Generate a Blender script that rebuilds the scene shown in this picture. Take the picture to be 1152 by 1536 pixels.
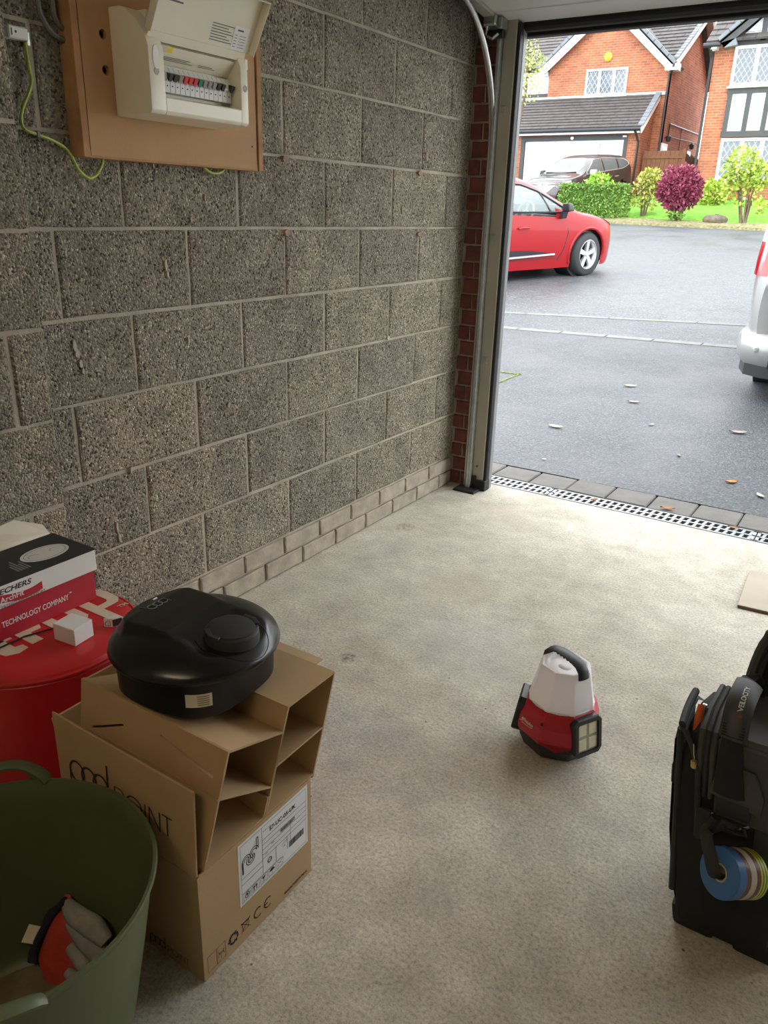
import bpy, bmesh, math, random
from mathutils import Matrix, Vector, noise as mnoise
random.seed(7)
PI = math.pi
scene = bpy.context.scene
for o in list(bpy.data.objects): bpy.data.objects.remove(o)
C = scene.collection

# ------------------------------------------------------------------ camera
cam_d = bpy.data.cameras.new('camera'); cam = bpy.data.objects.new('camera', cam_d); C.objects.link(cam)
cam_d.sensor_fit = 'VERTICAL'; cam_d.sensor_height = 36.0
cam_d.lens = 36.0 * 1171.3 / 1536.0
cam_d.clip_start = 0.02; cam_d.clip_end = 400
YAW, PITCH, ROLL = 0.5659, 1.2030, 0.0290
cam.matrix_world = Matrix.Translation((1.8217, -1.5142, 1.3395)) @ Matrix.Rotation(YAW, 4, 'Z') @ Matrix.Rotation(PITCH, 4, 'X') @ Matrix.Rotation(ROLL, 4, 'Z')
scene.camera = cam

# ------------------------------------------------------------------ sky (overcast) and exposure
w = bpy.data.worlds.new('overcast'); scene.world = w; w.use_nodes = True
bg = w.node_tree.nodes['Background']
bg.inputs[0].default_value = (0.93, 0.97, 1.0, 1); bg.inputs[1].default_value = 1.0
vs = scene.view_settings
vs.view_transform = 'Standard'; vs.look = 'None'; vs.gamma = 1.0; vs.use_curve_mapping = False
vs.exposure = 2.42

# ------------------------------------------------------------------ material helpers
MATS = {}
def newmat(name):
    m = bpy.data.materials.new(name); m.use_nodes = True
    nt = m.node_tree; b = nt.nodes['Principled BSDF']
    MATS[name] = m
    return m, nt, b
def N(nt, t, **k):
    n = nt.nodes.new(t)
    for a, v in k.items(): setattr(n, a, v)
    return n
def L(nt, a, b): nt.links.new(a, b)
def pos(nt):
    return N(nt, 'ShaderNodeNewGeometry').outputs['Position']
def ramp(nt, fac, stops):
    r = N(nt, 'ShaderNodeValToRGB'); L(nt, fac, r.inputs[0])
    els = r.color_ramp.elements
    while len(els) < len(stops): els.new(0.5)
    for e, (p, c) in zip(els, stops):
        e.position = p; e.color = (*c, 1) if len(c) == 3 else c
    return r.outputs[0]
def mixc(nt, fac, a, b, mode='MIX'):
    n = N(nt, 'ShaderNodeMix', data_type='RGBA', blend_type=mode)
    for sock, v in ((n.inputs[0], fac), (n.inputs[6], a), (n.inputs[7], b)):
        if hasattr(v, 'links'): L(nt, v, sock)
        elif isinstance(v, (int, float)): sock.default_value = v
        else: sock.default_value = (*v, 1)
    return n.outputs[2]
def noise(nt, vec, scale, detail=3, rough=0.55):
    n = N(nt, 'ShaderNodeTexNoise'); n.inputs['Scale'].default_value = scale
    n.inputs['Detail'].default_value = detail; n.inputs['Roughness'].default_value = rough
    L(nt, vec, n.inputs['Vector']); return n.outputs['Fac']
def bump(nt, b, h, strength, dist=0.01, prev=None):
    n = N(nt, 'ShaderNodeBump'); n.inputs['Strength'].default_value = strength; n.inputs['Distance'].default_value = dist
    L(nt, h, n.inputs['Height'])
    if prev: L(nt, prev, n.inputs['Normal'])
    L(nt, n.outputs[0], b.inputs['Normal']); return n.outputs[0]
def M(name, col, rough=0.5, metal=0.0, var=0.08, vscale=6, bscale=0, bstr=0.2, bdist=0.002, coat=0, spec=0.5):
    m, nt, b = newmat(name)
    p = pos(nt)
    lo = tuple(c * (1 - var) for c in col); hi = tuple(min(1, c * (1 + var)) for c in col)
    f = noise(nt, p, vscale)
    L(nt, ramp(nt, f, [(0.3, lo), (0.7, hi)]), b.inputs['Base Color'])
    b.inputs['Roughness'].default_value = rough; b.inputs['Metallic'].default_value = metal
    b.inputs['Coat Weight'].default_value = coat; b.inputs['Specular IOR Level'].default_value = spec
    if bscale: bump(nt, b, noise(nt, p, bscale, 2), bstr, bdist)
    return m

def m_block():
    m, nt, b = newmat('concrete_block')
    p = pos(nt); info = N(nt, 'ShaderNodeObjectInfo')
    v = N(nt, 'ShaderNodeTexVoronoi'); v.inputs['Scale'].default_value = 175; L(nt, p, v.inputs['Vector'])
    v2 = N(nt, 'ShaderNodeTexVoronoi'); v2.inputs['Scale'].default_value = 75; L(nt, p, v2.inputs['Vector'])
    sep = N(nt, 'ShaderNodeSeparateColor'); L(nt, v.outputs['Color'], sep.inputs[0])
    agg = ramp(nt, sep.outputs[0], [(0.0, (0.07, 0.060, 0.048)), (0.16, (0.22, 0.195, 0.157)), (0.6, (0.31, 0.28, 0.23)), (0.9, (0.38, 0.345, 0.285)), (1.0, (0.56, 0.515, 0.43))])
    big = noise(nt, p, 7, 5, 0.65)
    tone = ramp(nt, big, [(0.3, (0.72, 0.71, 0.69)), (0.7, (1.2, 1.18, 1.13))])
    c = mixc(nt, 1.0, agg, tone, 'MULTIPLY')
    rr = ramp(nt, info.outputs['Random'], [(0, (0.88, 0.88, 0.87)), (1, (1.12, 1.11, 1.07))])
    c = mixc(nt, 1.0, c, rr, 'MULTIPLY')
    # smeared mortar dust on some areas
    sm = noise(nt, p, 3.2, 6, 0.7)
    smf = ramp(nt, sm, [(0.55, (0, 0, 0)), (0.75, (0.45, 0.45, 0.45))])
    c = mixc(nt, smf, c, (0.33, 0.30, 0.25))
    L(nt, c, b.inputs['Base Color']); b.inputs['Roughness'].default_value = 0.95; b.inputs['Specular IOR Level'].default_value = 0.15
    pits = ramp(nt, v2.outputs['Distance'], [(0.0, (0, 0, 0)), (0.5, (1, 1, 1))])
    n1 = bump(nt, b, v.outputs['Distance'], 0.9, -0.006)
    n2 = bump(nt, b, noise(nt, p, 60, 4, 0.7), 0.8, 0.008, n1)
    return m
def m_floor():
    m, nt, b = newmat('concrete_floor')
    p = pos(nt)
    big = noise(nt, p, 1.3, 6, 0.62)
    mid = noise(nt, p, 7, 6, 0.7)
    fine = noise(nt, p, 120, 4, 0.75)
    c = ramp(nt, big, [(0.3, (0.465, 0.42, 0.34)), (0.5, (0.56, 0.52, 0.445)), (0.72, (0.635, 0.60, 0.53))])
    c = mixc(nt, 1.0, c, ramp(nt, mid, [(0.3, (0.76, 0.75, 0.73)), (0.68, (1.14, 1.14, 1.13))]), 'MULTIPLY')
    c = mixc(nt, 1.0, c, ramp(nt, fine, [(0.3, (0.60, 0.57, 0.52)), (0.48, (0.99, 0.99, 0.98)), (0.68, (1.28, 1.27, 1.24))]), 'MULTIPLY')
    vor = N(nt, 'ShaderNodeTexVoronoi'); vor.inputs['Scale'].default_value = 26; L(nt, p, vor.inputs['Vector'])
    spots = ramp(nt, vor.outputs['Distance'], [(0.05, (1, 1, 1)), (0.1, (0, 0, 0))])
    vs2 = N(nt, 'ShaderNodeSeparateColor'); L(nt, vor.outputs['Color'], vs2.inputs[0])
    sp = N(nt, 'ShaderNodeMath', operation='GREATER_THAN'); L(nt, vs2.outputs[1], sp.inputs[0]); sp.inputs[1].default_value = 0.93
    sm = N(nt, 'ShaderNodeMath', operation='MULTIPLY'); L(nt, spots, sm.inputs[0]); L(nt, sp.outputs[0], sm.inputs[1])
    c = mixc(nt, sm.outputs[0], c, (0.12, 0.10, 0.08))
    # oil and rust stains with their own shapes
    for (x, y, r, col, am) in ((0.14, 1.32, 0.035, (0.30, 0.21, 0.14), 0.7), (0.574, 0.26, 0.02, (0.14, 0.12, 0.10), 0.8), (1.272, -0.414, 0.035, (0.42, 0.39, 0.33), 0.7), (0.62, 0.9, 0.12, (0.52, 0.45, 0.36), 0.6), (0.9, 0.55, 0.16, (0.52, 0.49, 0.42), 0.5), (0.45, 1.75, 0.13, (0.52, 0.44, 0.35), 0.6)):
        d = N(nt, 'ShaderNodeVectorMath', operation='DISTANCE'); L(nt, p, d.inputs[0]); d.inputs[1].default_value = (x, y, 0)
        n_ = noise(nt, p, 14 / max(r * 10, .5), 5, 0.75)
        q = N(nt, 'ShaderNodeMath', operation='MULTIPLY_ADD'); L(nt, n_, q.inputs[0]); q.inputs[1].default_value = -r * 2.2; L(nt, d.outputs['Value'], q.inputs[2])
        f = ramp(nt, q.outputs[0], [(0.0, (am, am, am)), (max(0.01, min(1, r * 0.35)), (0, 0, 0))])
        f = mixc(nt, 1.0, f, ramp(nt, noise(nt, p, 55, 4, 0.7), [(0.42, (0.15, 0.15, 0.15)), (0.6, (1, 1, 1))]), 'MULTIPLY')
        c = mixc(nt, f, c, col)
    L(nt, c, b.inputs['Base Color']); b.inputs['Roughness'].default_value = 0.82; b.inputs['Specular IOR Level'].default_value = 0.3
    n1 = bump(nt, b, fine, 0.35, 0.003)
    bump(nt, b, noise(nt, p, 45, 4, .7), 0.35, 0.004, n1)
    return m
def m_asphalt(name, base, wet, scale=1.0):
    m, nt, b = newmat(name)
    p = pos(nt)
    v = N(nt, 'ShaderNodeTexVoronoi'); v.inputs['Scale'].default_value = 110 * scale; L(nt, p, v.inputs['Vector'])
    s = N(nt, 'ShaderNodeSeparateColor'); L(nt, v.outputs['Color'], s.inputs[0])
    k = [tuple(c * f for c in base) for f in (0.5, 0.95, 1.2, 2.1)]
    c = ramp(nt, s.outputs[0], [(0, k[0]), (0.35, k[1]), (0.8, k[2]), (1, k[3])])
    big = noise(nt, p, 0.9, 5, 0.6)
    c = mixc(nt, 1.0, c, ramp(nt, big, [(0.3, (0.8, 0.8, 0.82)), (0.7, (1.2, 1.2, 1.18))]), 'MULTIPLY')
    L(nt, c, b.inputs['Base Color'])
    r = ramp(nt, big, [(0.35, (wet, wet, wet)), (0.65, (wet + 0.25,) * 3)])
    L(nt, r, b.inputs['Roughness'])
    bump(nt, b, v.outputs['Distance'], 0.5, -0.004)
    return m
def m_brickwall(name, c1, c2, mortar):
    m, nt, b = newmat(name)
    p = pos(nt); s = N(nt, 'ShaderNodeSeparateXYZ'); L(nt, p, s.inputs[0])
    a = N(nt, 'ShaderNodeMath', operation='ADD'); L(nt, s.outputs[0], a.inputs[0]); L(nt, s.outputs[1], a.inputs[1])
    cb = N(nt, 'ShaderNodeCombineXYZ'); L(nt, a.outputs[0], cb.inputs[0]); L(nt, s.outputs[2], cb.inputs[1])
    t = N(nt, 'ShaderNodeTexBrick'); L(nt, cb.outputs[0], t.inputs['Vector'])
    t.inputs['Scale'].default_value = 1; t.inputs['Brick Width'].default_value = 0.225; t.inputs['Row Height'].default_value = 0.075
    t.inputs['Mortar Size'].default_value = 0.006; t.inputs['Bias'].default_value = -0.15
    t.inputs['Color1'].default_value = (*c1, 1); t.inputs['Color2'].default_value = (*c2, 1); t.inputs['Mortar'].default_value = (*mortar, 1)
    f = noise(nt, p, 2.2, 5, 0.65)
    c = mixc(nt, 1.0, t.outputs['Color'], ramp(nt, f, [(0.35, (0.82, 0.80, 0.8)), (0.65, (1.15, 1.15, 1.1))]), 'MULTIPLY')
    L(nt, c, b.inputs['Base Color']); b.inputs['Roughness'].default_value = 0.9
    bump(nt, b, t.outputs['Fac'], 0.4, -0.006)
    return m
def m_glass(name, tint, alpha, rough=0.05):
    m, nt, b = newmat(name)
    p = pos(nt)
    f = noise(nt, p, 1.2, 2)
    L(nt, ramp(nt, f, [(0.3, tuple(c * 0.9 for c in tint)), (0.7, tint)]), b.inputs['Base Color'])
    b.inputs['Roughness'].default_value = rough; b.inputs['Alpha'].default_value = alpha
    b.inputs['Specular IOR Level'].default_value = 0.8
    return m
def m_emit(name, col, strength):
    m, nt, b = newmat(name)
    f = noise(nt, pos(nt), 3, 2)
    L(nt, ramp(nt, f, [(0.3, col), (0.7, col)]), b.inputs['Emission Color'])
    b.inputs['Emission Strength'].default_value = strength; b.inputs['Base Color'].default_value = (.9, .9, .9, 1)
    return m
def m_leaf(name, cols, scale=3):
    m, nt, b = newmat(name)
    f = noise(nt, pos(nt), scale, 6, 0.8)
    k = len(cols)
    L(nt, ramp(nt, f, [(0.3 + 0.4 * i / (k - 1), c) for i, c in enumerate(cols)]), b.inputs['Base Color'])
    b.inputs['Roughness'].default_value = 0.55
    return m

m_block(); m_floor()
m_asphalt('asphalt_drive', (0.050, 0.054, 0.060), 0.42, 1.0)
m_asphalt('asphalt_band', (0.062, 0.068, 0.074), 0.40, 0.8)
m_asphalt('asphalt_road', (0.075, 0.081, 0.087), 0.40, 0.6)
m_brickwall('orange_brick', (0.40, 0.125, 0.055), (0.27, 0.085, 0.046), (0.34, 0.25, 0.18))
M('mortar', (0.42, 0.37, 0.295), 0.95, var=0.2, vscale=9, bscale=120, bstr=0.6, bdist=0.004)
M('engineering_brick', (0.36, 0.315, 0.245), 0.92, var=0.22, vscale=14, bscale=90, bstr=0.5, bdist=0.003)
M('red_brick', (0.17, 0.058, 0.042), 0.9, var=0.25, vscale=20, bscale=120, bstr=0.6, bdist=0.003)
M('brick_chip', (0.36, 0.23, 0.16), 0.9, var=0.2, vscale=60, bscale=200, bstr=0.5)
M('plaster_splash', (0.46, 0.41, 0.325), 0.9, var=0.15, vscale=60, bscale=200, bstr=0.5)
M('painted_wall', (0.33, 0.31, 0.27), 0.9, var=0.1, bscale=60)
M('ceiling_board', (0.38, 0.36, 0.32), 0.9, var=0.08, bscale=40)
M('galvanised', (0.52, 0.54, 0.53), 0.32, 0.9, var=0.12, vscale=30)
M('galvanised_dull', (0.40, 0.42, 0.41), 0.45, 0.7, var=0.15, vscale=30)
M('door_panel', (0.62, 0.62, 0.585), 0.5, var=0.03, vscale=3, bscale=220, bstr=0.15)
M('frame_beige', (0.40, 0.38, 0.31), 0.5, var=0.05)
M('frame_grey', (0.25, 0.255, 0.26), 0.45, var=0.05)
M('rubber', (0.012, 0.012, 0.013), 0.6, var=0.2, vscale=20)
M('mdf', (0.47, 0.27, 0.125), 0.75, var=0.1, vscale=5, bscale=150, bstr=0.2)
M('mdf_edge_shade', (0.41, 0.22, 0.098), 0.8, var=0.18, vscale=18, bscale=150, bstr=0.3)  # cut-edge brown; on the side faces it also paints in some shade
M('cream_plastic', (0.80, 0.75, 0.60), 0.32, var=0.03)
M('breaker_white', (0.72, 0.72, 0.69), 0.4, var=0.04)
M('toggle_black', (0.02, 0.02, 0.02), 0.4); M('toggle_red', (0.62, 0.05, 0.05), 0.4)
M('toggle_green', (0.02, 0.22, 0.11), 0.4); M('toggle_grey', (0.35, 0.31, 0.30), 0.4)
M('label_yellow', (0.80, 0.62, 0.05), 0.5); M('paper_white', (0.80, 0.80, 0.80), 0.6, var=0.02)
M('print_grey', (0.14, 0.13, 0.12), 0.7); M('print_black', (0.025, 0.022, 0.022), 0.65, var=0.2, vscale=40)
M('earth_cable', (0.33, 0.40, 0.04), 0.4, var=0.25, vscale=60); M('grey_cable', (0.12, 0.115, 0.105), 0.5)
M('white_plastic', (0.75, 0.74, 0.70), 0.4, var=0.04)
M('cardboard', (0.50, 0.335, 0.175), 0.82, var=0.07, vscale=4, bscale=170, bstr=0.12)
M('cardboard_edge', (0.58, 0.41, 0.24), 0.85, var=0.12, vscale=60)
M('tub_green', (0.105, 0.125, 0.058), 0.42, var=0.08, vscale=5)
M('glove_red', (0.50, 0.05, 0.03), 0.75, var=0.15, vscale=40, bscale=300)
M('glove_grey', (0.34, 0.325, 0.29), 0.85, var=0.12, vscale=50, bscale=300, bstr=0.3)
M('glove_navy', (0.02, 0.022, 0.035), 0.8)
M('dust', (0.17, 0.13, 0.075), 0.95, var=0.3, vscale=22, bscale=40, bstr=0.4)
M('pouf_red', (0.56, 0.018, 0.022), 0.38, var=0.10, vscale=7, bscale=220, bstr=0.18, bdist=0.001)
M('pouf_letter', (0.70, 0.62, 0.48), 0.5, var=0.05)
M('shoebox_red', (0.42, 0.012, 0.028), 0.45, var=0.04); M('shoebox_black', (0.025, 0.025, 0.026), 0.5)
M('shoebox_white', (0.72, 0.70, 0.67), 0.55, var=0.03); M('shoebox_inside', (0.66, 0.60, 0.48), 0.7, var=0.06)
M('charger_black', (0.009, 0.009, 0.0095), 0.27, var=0.05, spec=0.55); M('charger_matte', (0.028, 0.029, 0.03), 0.5, var=0.05)
M('charger_base', (0.008, 0.008, 0.008), 0.4); M('charger_line', (0.22, 0.22, 0.22), 0.5)
M('lamp_red', (0.47, 0.012, 0.022), 0.35, var=0.04, spec=0.5); M('lamp_black', (0.018, 0.018, 0.019), 0.45)
M('lamp_led', (0.78, 0.74, 0.52), 0.3, var=0.06, vscale=60); M('lamp_white', (1.0, 0.95, 0.95), 0.35, var=0.02)
def translucent(m, col, f):   # thin frosted plastic lets daylight through
    nt = m.node_tree; b = nt.nodes['Principled BSDF']; o = nt.nodes['Material Output']
    t = N(nt, 'ShaderNodeBsdfTranslucent'); t.inputs[0].default_value = (*col, 1)
    x = N(nt, 'ShaderNodeMixShader'); x.inputs[0].default_value = f
    L(nt, b.outputs[0], x.inputs[1]); L(nt, t.outputs[0], x.inputs[2]); L(nt, x.outputs[0], o.inputs[0])
translucent(MATS['lamp_white'], (1.0, 0.95, 0.95), 0.35)
M('bag_fabric', (0.013, 0.013, 0.014), 0.75, var=0.2, vscale=30, bscale=500, bstr=0.4)
M('bag_webbing', (0.035, 0.035, 0.036), 0.7, var=0.15, vscale=40, bscale=600, bstr=0.4)
M('bag_grey', (0.075, 0.075, 0.072), 0.65, var=0.12, vscale=20, bscale=500, bstr=0.3)
M('bag_rubber', (0.05, 0.052, 0.054), 0.55, var=0.05)
M('tape_blue', (0.05, 0.17, 0.42), 0.4); M('tape_brown', (0.16, 0.055, 0.035), 0.4); M('tape_white', (0.58, 0.52, 0.44), 0.45)
M('tape_yellow', (0.62, 0.60, 0.05), 0.4); M('tape_green', (0.08, 0.22, 0.03), 0.4); M('tape_core', (0.5, 0.42, 0.28), 0.7)
M('brass', (0.65, 0.52, 0.18), 0.35, 0.9); M('steel', (0.7, 0.7, 0.7), 0.25, 1.0); M('orange_plastic', (0.72, 0.13, 0.02), 0.45)
M('ply', (0.46, 0.395, 0.30), 0.7, var=0.08, vscale=5, bscale=90); M('ply_edge', (0.22, 0.12, 0.09), 0.8, var=0.2, vscale=50)
M('paver', (0.125, 0.115, 0.102), 0.75, var=0.16, vscale=9, bscale=120, bstr=0.5, bdist=0.004)
M('kerb', (0.17, 0.17, 0.16), 0.75, var=0.14, vscale=9, bscale=120, bstr=0.4)
M('grate_steel', (0.38, 0.39, 0.40), 0.45, 0.6, var=0.1, vscale=30); M('channel_dark', (0.02, 0.02, 0.022), 0.8)
M('moss', (0.20, 0.24, 0.05), 0.95, var=0.35, vscale=40, bscale=200, bstr=0.8)
M('leaf_brown', (0.36, 0.16, 0.05), 0.7, var=0.2, vscale=60); M('leaf_pale', (0.55, 0.55, 0.38), 0.7, var=0.2, vscale=60); M('leaf_grey', (0.28, 0.22, 0.20), 0.7, var=0.2, vscale=60)
M('grass', (0.16, 0.38, 0.035), 0.9, var=0.28, vscale=8, bscale=60, bstr=0.8, bdist=0.02)
M('border_soil', (0.22, 0.20, 0.10), 0.95, var=0.45, vscale=14, bscale=40, bstr=0.8, bdist=0.02)
M('roof_tile', (0.075, 0.065, 0.063), 0.75, var=0.2, vscale=5); M('verge_grey', (0.15, 0.17, 0.19), 0.6, var=0.1)
M('upvc', (0.76, 0.77, 0.78), 0.35, var=0.02); M('render_white', (0.74, 0.75, 0.76), 0.8, var=0.03)
M('dark_timber', (0.055, 0.055, 0.056), 0.7, var=0.12); M('gutter_black', (0.02, 0.022, 0.026), 0.4)
M('bargeboard_brown', (0.22, 0.16, 0.12), 0.7); M('fence_wood', (0.16, 0.065, 0.03), 0.8, var=0.2, vscale=9)
M('fence_old', (0.14, 0.12, 0.09), 0.9, var=0.25, vscale=9)
M('garage_white', (0.66, 0.69, 0.72), 0.4, var=0.02); M('bell_yellow', (0.55, 0.32, 0.02), 0.4)
M('lead', (0.55, 0.56, 0.56), 0.5); M('curtain', (0.55, 0.53, 0.47), 0.8)
m_glass('window_glass', (0.10, 0.13, 0.17), 1.0, 0.08)
m_glass('car_glass', (0.50, 0.60, 0.60), 0.35, 0.03); m_glass('dark_car_glass', (0.10, 0.12, 0.125), 0.95, 0.05)
m_glass('wind_glass', (0.16, 0.21, 0.21), 0.95, 0.06)
M('car_red', (0.30, 0.002, 0.006), 0.4, var=0.02, coat=0.25, spec=0.3); M('car_dark', (0.035, 0.024, 0.024), 0.3, var=0.05, coat=1.0)
M('van_silver', (0.30, 0.303, 0.30), 0.35, 0.35, var=0.02, coat=0.8); M('tyre', (0.03, 0.031, 0.033), 0.8)
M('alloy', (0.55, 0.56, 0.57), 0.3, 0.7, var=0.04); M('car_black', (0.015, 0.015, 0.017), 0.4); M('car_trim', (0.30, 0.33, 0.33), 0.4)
M('tail_red', (0.30, 0.005, 0.008), 0.15, coat=1.0); M('lamp_clear', (0.60, 0.62, 0.62), 0.12, coat=1.0); M('car_seat', (0.12, 0.13, 0.135), 0.8)
M('bark', (0.14, 0.10, 0.065), 0.9, var=0.3, vscale=20, bscale=60, bstr=0.6); M('rock', (0.15, 0.12, 0.09), 0.95, var=0.3, vscale=10, bscale=20, bstr=0.8, bdist=0.03)
m_leaf('hedge_leaf', [(0.03, 0.085, 0.012), (0.09, 0.20, 0.03), (0.20, 0.34, 0.05), (0.26, 0.30, 0.08)], 9)
m_leaf('lime_leaf', [(0.20, 0.40, 0.03), (0.33, 0.52, 0.06)], 8)
m_leaf('purple_leaf', [(0.10, 0.018, 0.03), (0.25, 0.04, 0.08), (0.36, 0.09, 0.13)], 8)
m_leaf('yellow_leaf', [(0.18, 0.22, 0.04), (0.40, 0.42, 0.08), (0.50, 0.48, 0.16)], 7)
m_leaf('fresh_leaf', [(0.16, 0.26, 0.03), (0.34, 0.46, 0.05), (0.50, 0.52, 0.10)], 6)
m_leaf('birch_leaf', [(0.20, 0.26, 0.07), (0.36, 0.42, 0.12), (0.50, 0.50, 0.20)], 5)
m_emit('tube_light', (1.0, 0.80, 0.54), 10.0)

# ------------------------------------------------------------------ object helpers
W = {}
def tag(o, label=None, cat=None, group=None, kind=None):
    if label: o['label'] = label
    if cat: o['category'] = cat
    if group: o['group'] = group
    if kind: o['kind'] = kind
    return o
def thing(name, label, cat, loc=(0, 0, 0), rz=0, group=None, kind=None):
    o = bpy.data.objects.new(name, None); C.objects.link(o)
    o.empty_display_size = 0.05
    o.location = loc; o.rotation_euler = (0, 0, rz)
    W[o] = Matrix.Translation(loc) @ Matrix.Rotation(rz, 4, 'Z')
    return tag(o, label, cat, group, kind)
def link(name, me, mat, parent=None, world=True):
    o = bpy.data.objects.new(name, me); C.objects.link(o)
    if mat and not me.materials: me.materials.append(MATS[mat])
    W[o] = Matrix.Identity(4)
    if parent is not None:
        o.parent = parent
        if world: o.matrix_parent_inverse = W[parent].inverted()
        else: W[o] = W[parent].copy()
    return o
class MB:
    """collects verts/faces into one mesh"""
    def __init__(s): s.v = []; s.f = []; s.sm = False
    def add(s, vs, fs):
        k = len(s.v); s.v += [tuple(v) for v in vs]; s.f += [tuple(i + k for i in f) for f in fs]; return s
    def box(s, x0, x1, y0, y1, z0, z1):
        return s.add([(x0, y0, z0), (x1, y0, z0), (x1, y1, z0), (x0, y1, z0), (x0, y0, z1), (x1, y0, z1), (x1, y1, z1), (x0, y1, z1)],
                     [(3, 2, 1, 0), (4, 5, 6, 7), (0, 1, 5, 4), (1, 2, 6, 5), (2, 3, 7, 6), (3, 0, 4, 7)])
    def hexa(s, a, b):  # two quads (bottom, top) as 4 points each
        return s.add(list(a) + list(b), [(3, 2, 1, 0), (4, 5, 6, 7), (0, 1, 5, 4), (1, 2, 6, 5), (2, 3, 7, 6), (3, 0, 4, 7)])
    def prism(s, pts, d):  # polygon pts extruded by vector d
        n = len(pts); d = Vector(d); a = [Vector(p) for p in pts]; b = [p + d for p in a]
        return s.add(a + b, [tuple(range(n))[::-1], tuple(range(n, 2 * n))] + [(i, (i + 1) % n, n + (i + 1) % n, n + i) for i in range(n)])
    def sheet(s, p0, p1, p2, p3, t):  # thin slab on quad, thickness t along its normal
        a = [Vector(p) for p in (p0, p1, p2, p3)]
        n = (a[1] - a[0]).cross(a[3] - a[0]).normalized() * t
        return s.prism(a, n)
    def tube(s, pts, r, n=8, closed=False, flat=None):
        pts = [Vector(p) for p in pts]; m = len(pts); rs = r if isinstance(r, (list, tuple)) else [r] * m
        up = None; rings = []
        for i, p in enumerate(pts):
            if closed: t = pts[(i + 1) % m] - pts[i - 1]
            else: t = pts[min(i + 1, m - 1)] - pts[max(i - 1, 0)]
            t.normalize()
            if up is None:
                up = Vector((0, 0, 1)) if abs(t.z) < 0.9 else Vector((1, 0, 0))
                if flat is not None: up = Vector(flat[2])
            a = t.cross(up)
            if a.length < 1e-5: a = t.cross(Vector((1, 0.1, 0)))
            a.normalize(); u2 = a.cross(t).normalized()
            if flat is None: up = u2
            fa, fb = (flat[0], flat[1]) if flat else (1, 1)
            rings.append([p + a * (math.cos(2 * PI * j / n + PI / n) * rs[i] * fa) + u2 * (math.sin(2 * PI * j / n + PI / n) * rs[i] * fb) for j in range(n)])
        vs = [v for ring in rings for v in ring]; fs = []
        for i in range(m if closed else m - 1):
            k = (i + 1) % m
            for j in range(n): fs.append((i * n + j, i * n + (j + 1) % n, k * n + (j + 1) % n, k * n + j))
        if not closed: fs += [tuple(range(n))[::-1], tuple(range((m - 1) * n, m * n))]
        return s.add(vs, fs)
    def lathe(s, prof, n=32, c=(0, 0, 0), mtx=None, cap=True):
        vs = []; fs = []
        for r, z in prof:
            for j in range(n):
                a = 2 * PI * j / n; v = Vector((r * math.cos(a), r * math.sin(a), z))
                vs.append((mtx @ v) if mtx else Vector(c) + v)
        m = len(prof)
        for i in range(m - 1):
            for j in range(n): fs.append((i * n + j, i * n + (j + 1) % n, (i + 1) * n + (j + 1) % n, (i + 1) * n + j))
        if cap: fs += [tuple(range(n))[::-1], tuple(range((m - 1) * n, m * n))]
        return s.add(vs, fs)
    def grid(s, rows):
        n = len(rows[0]); fs = []
        for i in range(len(rows) - 1):
            for j in range(n - 1): fs.append((i * n + j, i * n + j + 1, (i + 1) * n + j + 1, (i + 1) * n + j))
        return s.add([p for r in rows for p in r], fs)
    def ribbon(s, pts, w, mtx, closed=False):  # flat stroke in a plane
        pts = [Vector((p[0], p[1])) for p in pts]; m = len(pts); vs = []
        for i in range(m):
            if closed: t = pts[(i + 1) % m] - pts[i - 1]
            else: t = pts[min(i + 1, m - 1)] - pts[max(i - 1, 0)]
            if t.length < 1e-9: t = Vector((1, 0))
            t.normalize(); nn = Vector((-t.y, t.x)) * w * 0.5
            for q in (pts[i] + nn, pts[i] - nn): vs.append(mtx @ Vector((q.x, q.y, 0)))
        fs = [(2 * i, 2 * i + 1, (2 * ((i + 1) % m)) + 1, 2 * ((i + 1) % m)) for i in range(m if closed else m - 1)]
        return s.add(vs, fs)
    def rect(s, x0, y0, x1, y1, mtx): return s.add([mtx @ Vector(p) for p in ((x0, y0, 0), (x1, y0, 0), (x1, y1, 0), (x0, y1, 0))], [(0, 1, 2, 3)])
    def poly(s, pts, mtx): return s.add([mtx @ Vector((p[0], p[1], 0)) for p in pts], [tuple(range(len(pts)))])
    def mesh(s, name, bevel=0, seg=1, smooth=False, angle=35):
        me = bpy.data.meshes.new(name); me.from_pydata(s.v, [], s.f); me.validate()
        bm = bmesh.new(); bm.from_mesh(me)
        bmesh.ops.recalc_face_normals(bm, faces=bm.faces)
        if bevel:
            bmesh.ops.bevel(bm, geom=[e for e in bm.edges if e.is_manifold and e.calc_face_angle(0) > 0.5], offset=bevel, segments=seg, affect='EDGES', profile=0.6)
        if smooth:
            for f in bm.faces: f.smooth = True
            for e in bm.edges:
                if e.is_manifold and e.calc_face_angle(0) > math.radians(angle): e.smooth = False
        bm.to_mesh(me); bm.free(); return me
    def build(s, name, mat, parent=None, world=True, bevel=0, seg=1, smooth=False, angle=35):
        return link(name, s.mesh(name, bevel, seg, smooth, angle), mat, parent, world)
def frame(o, x, y):  # plane matrix from origin and two directions
    x = Vector(x).normalized(); y = Vector(y).normalized(); z = x.cross(y)
    m = Matrix.Identity(4)
    for i in range(3): m[i][0] = x[i]; m[i][1] = y[i]; m[i][2] = z[i]; m[i][3] = o[i]
    return m
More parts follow.
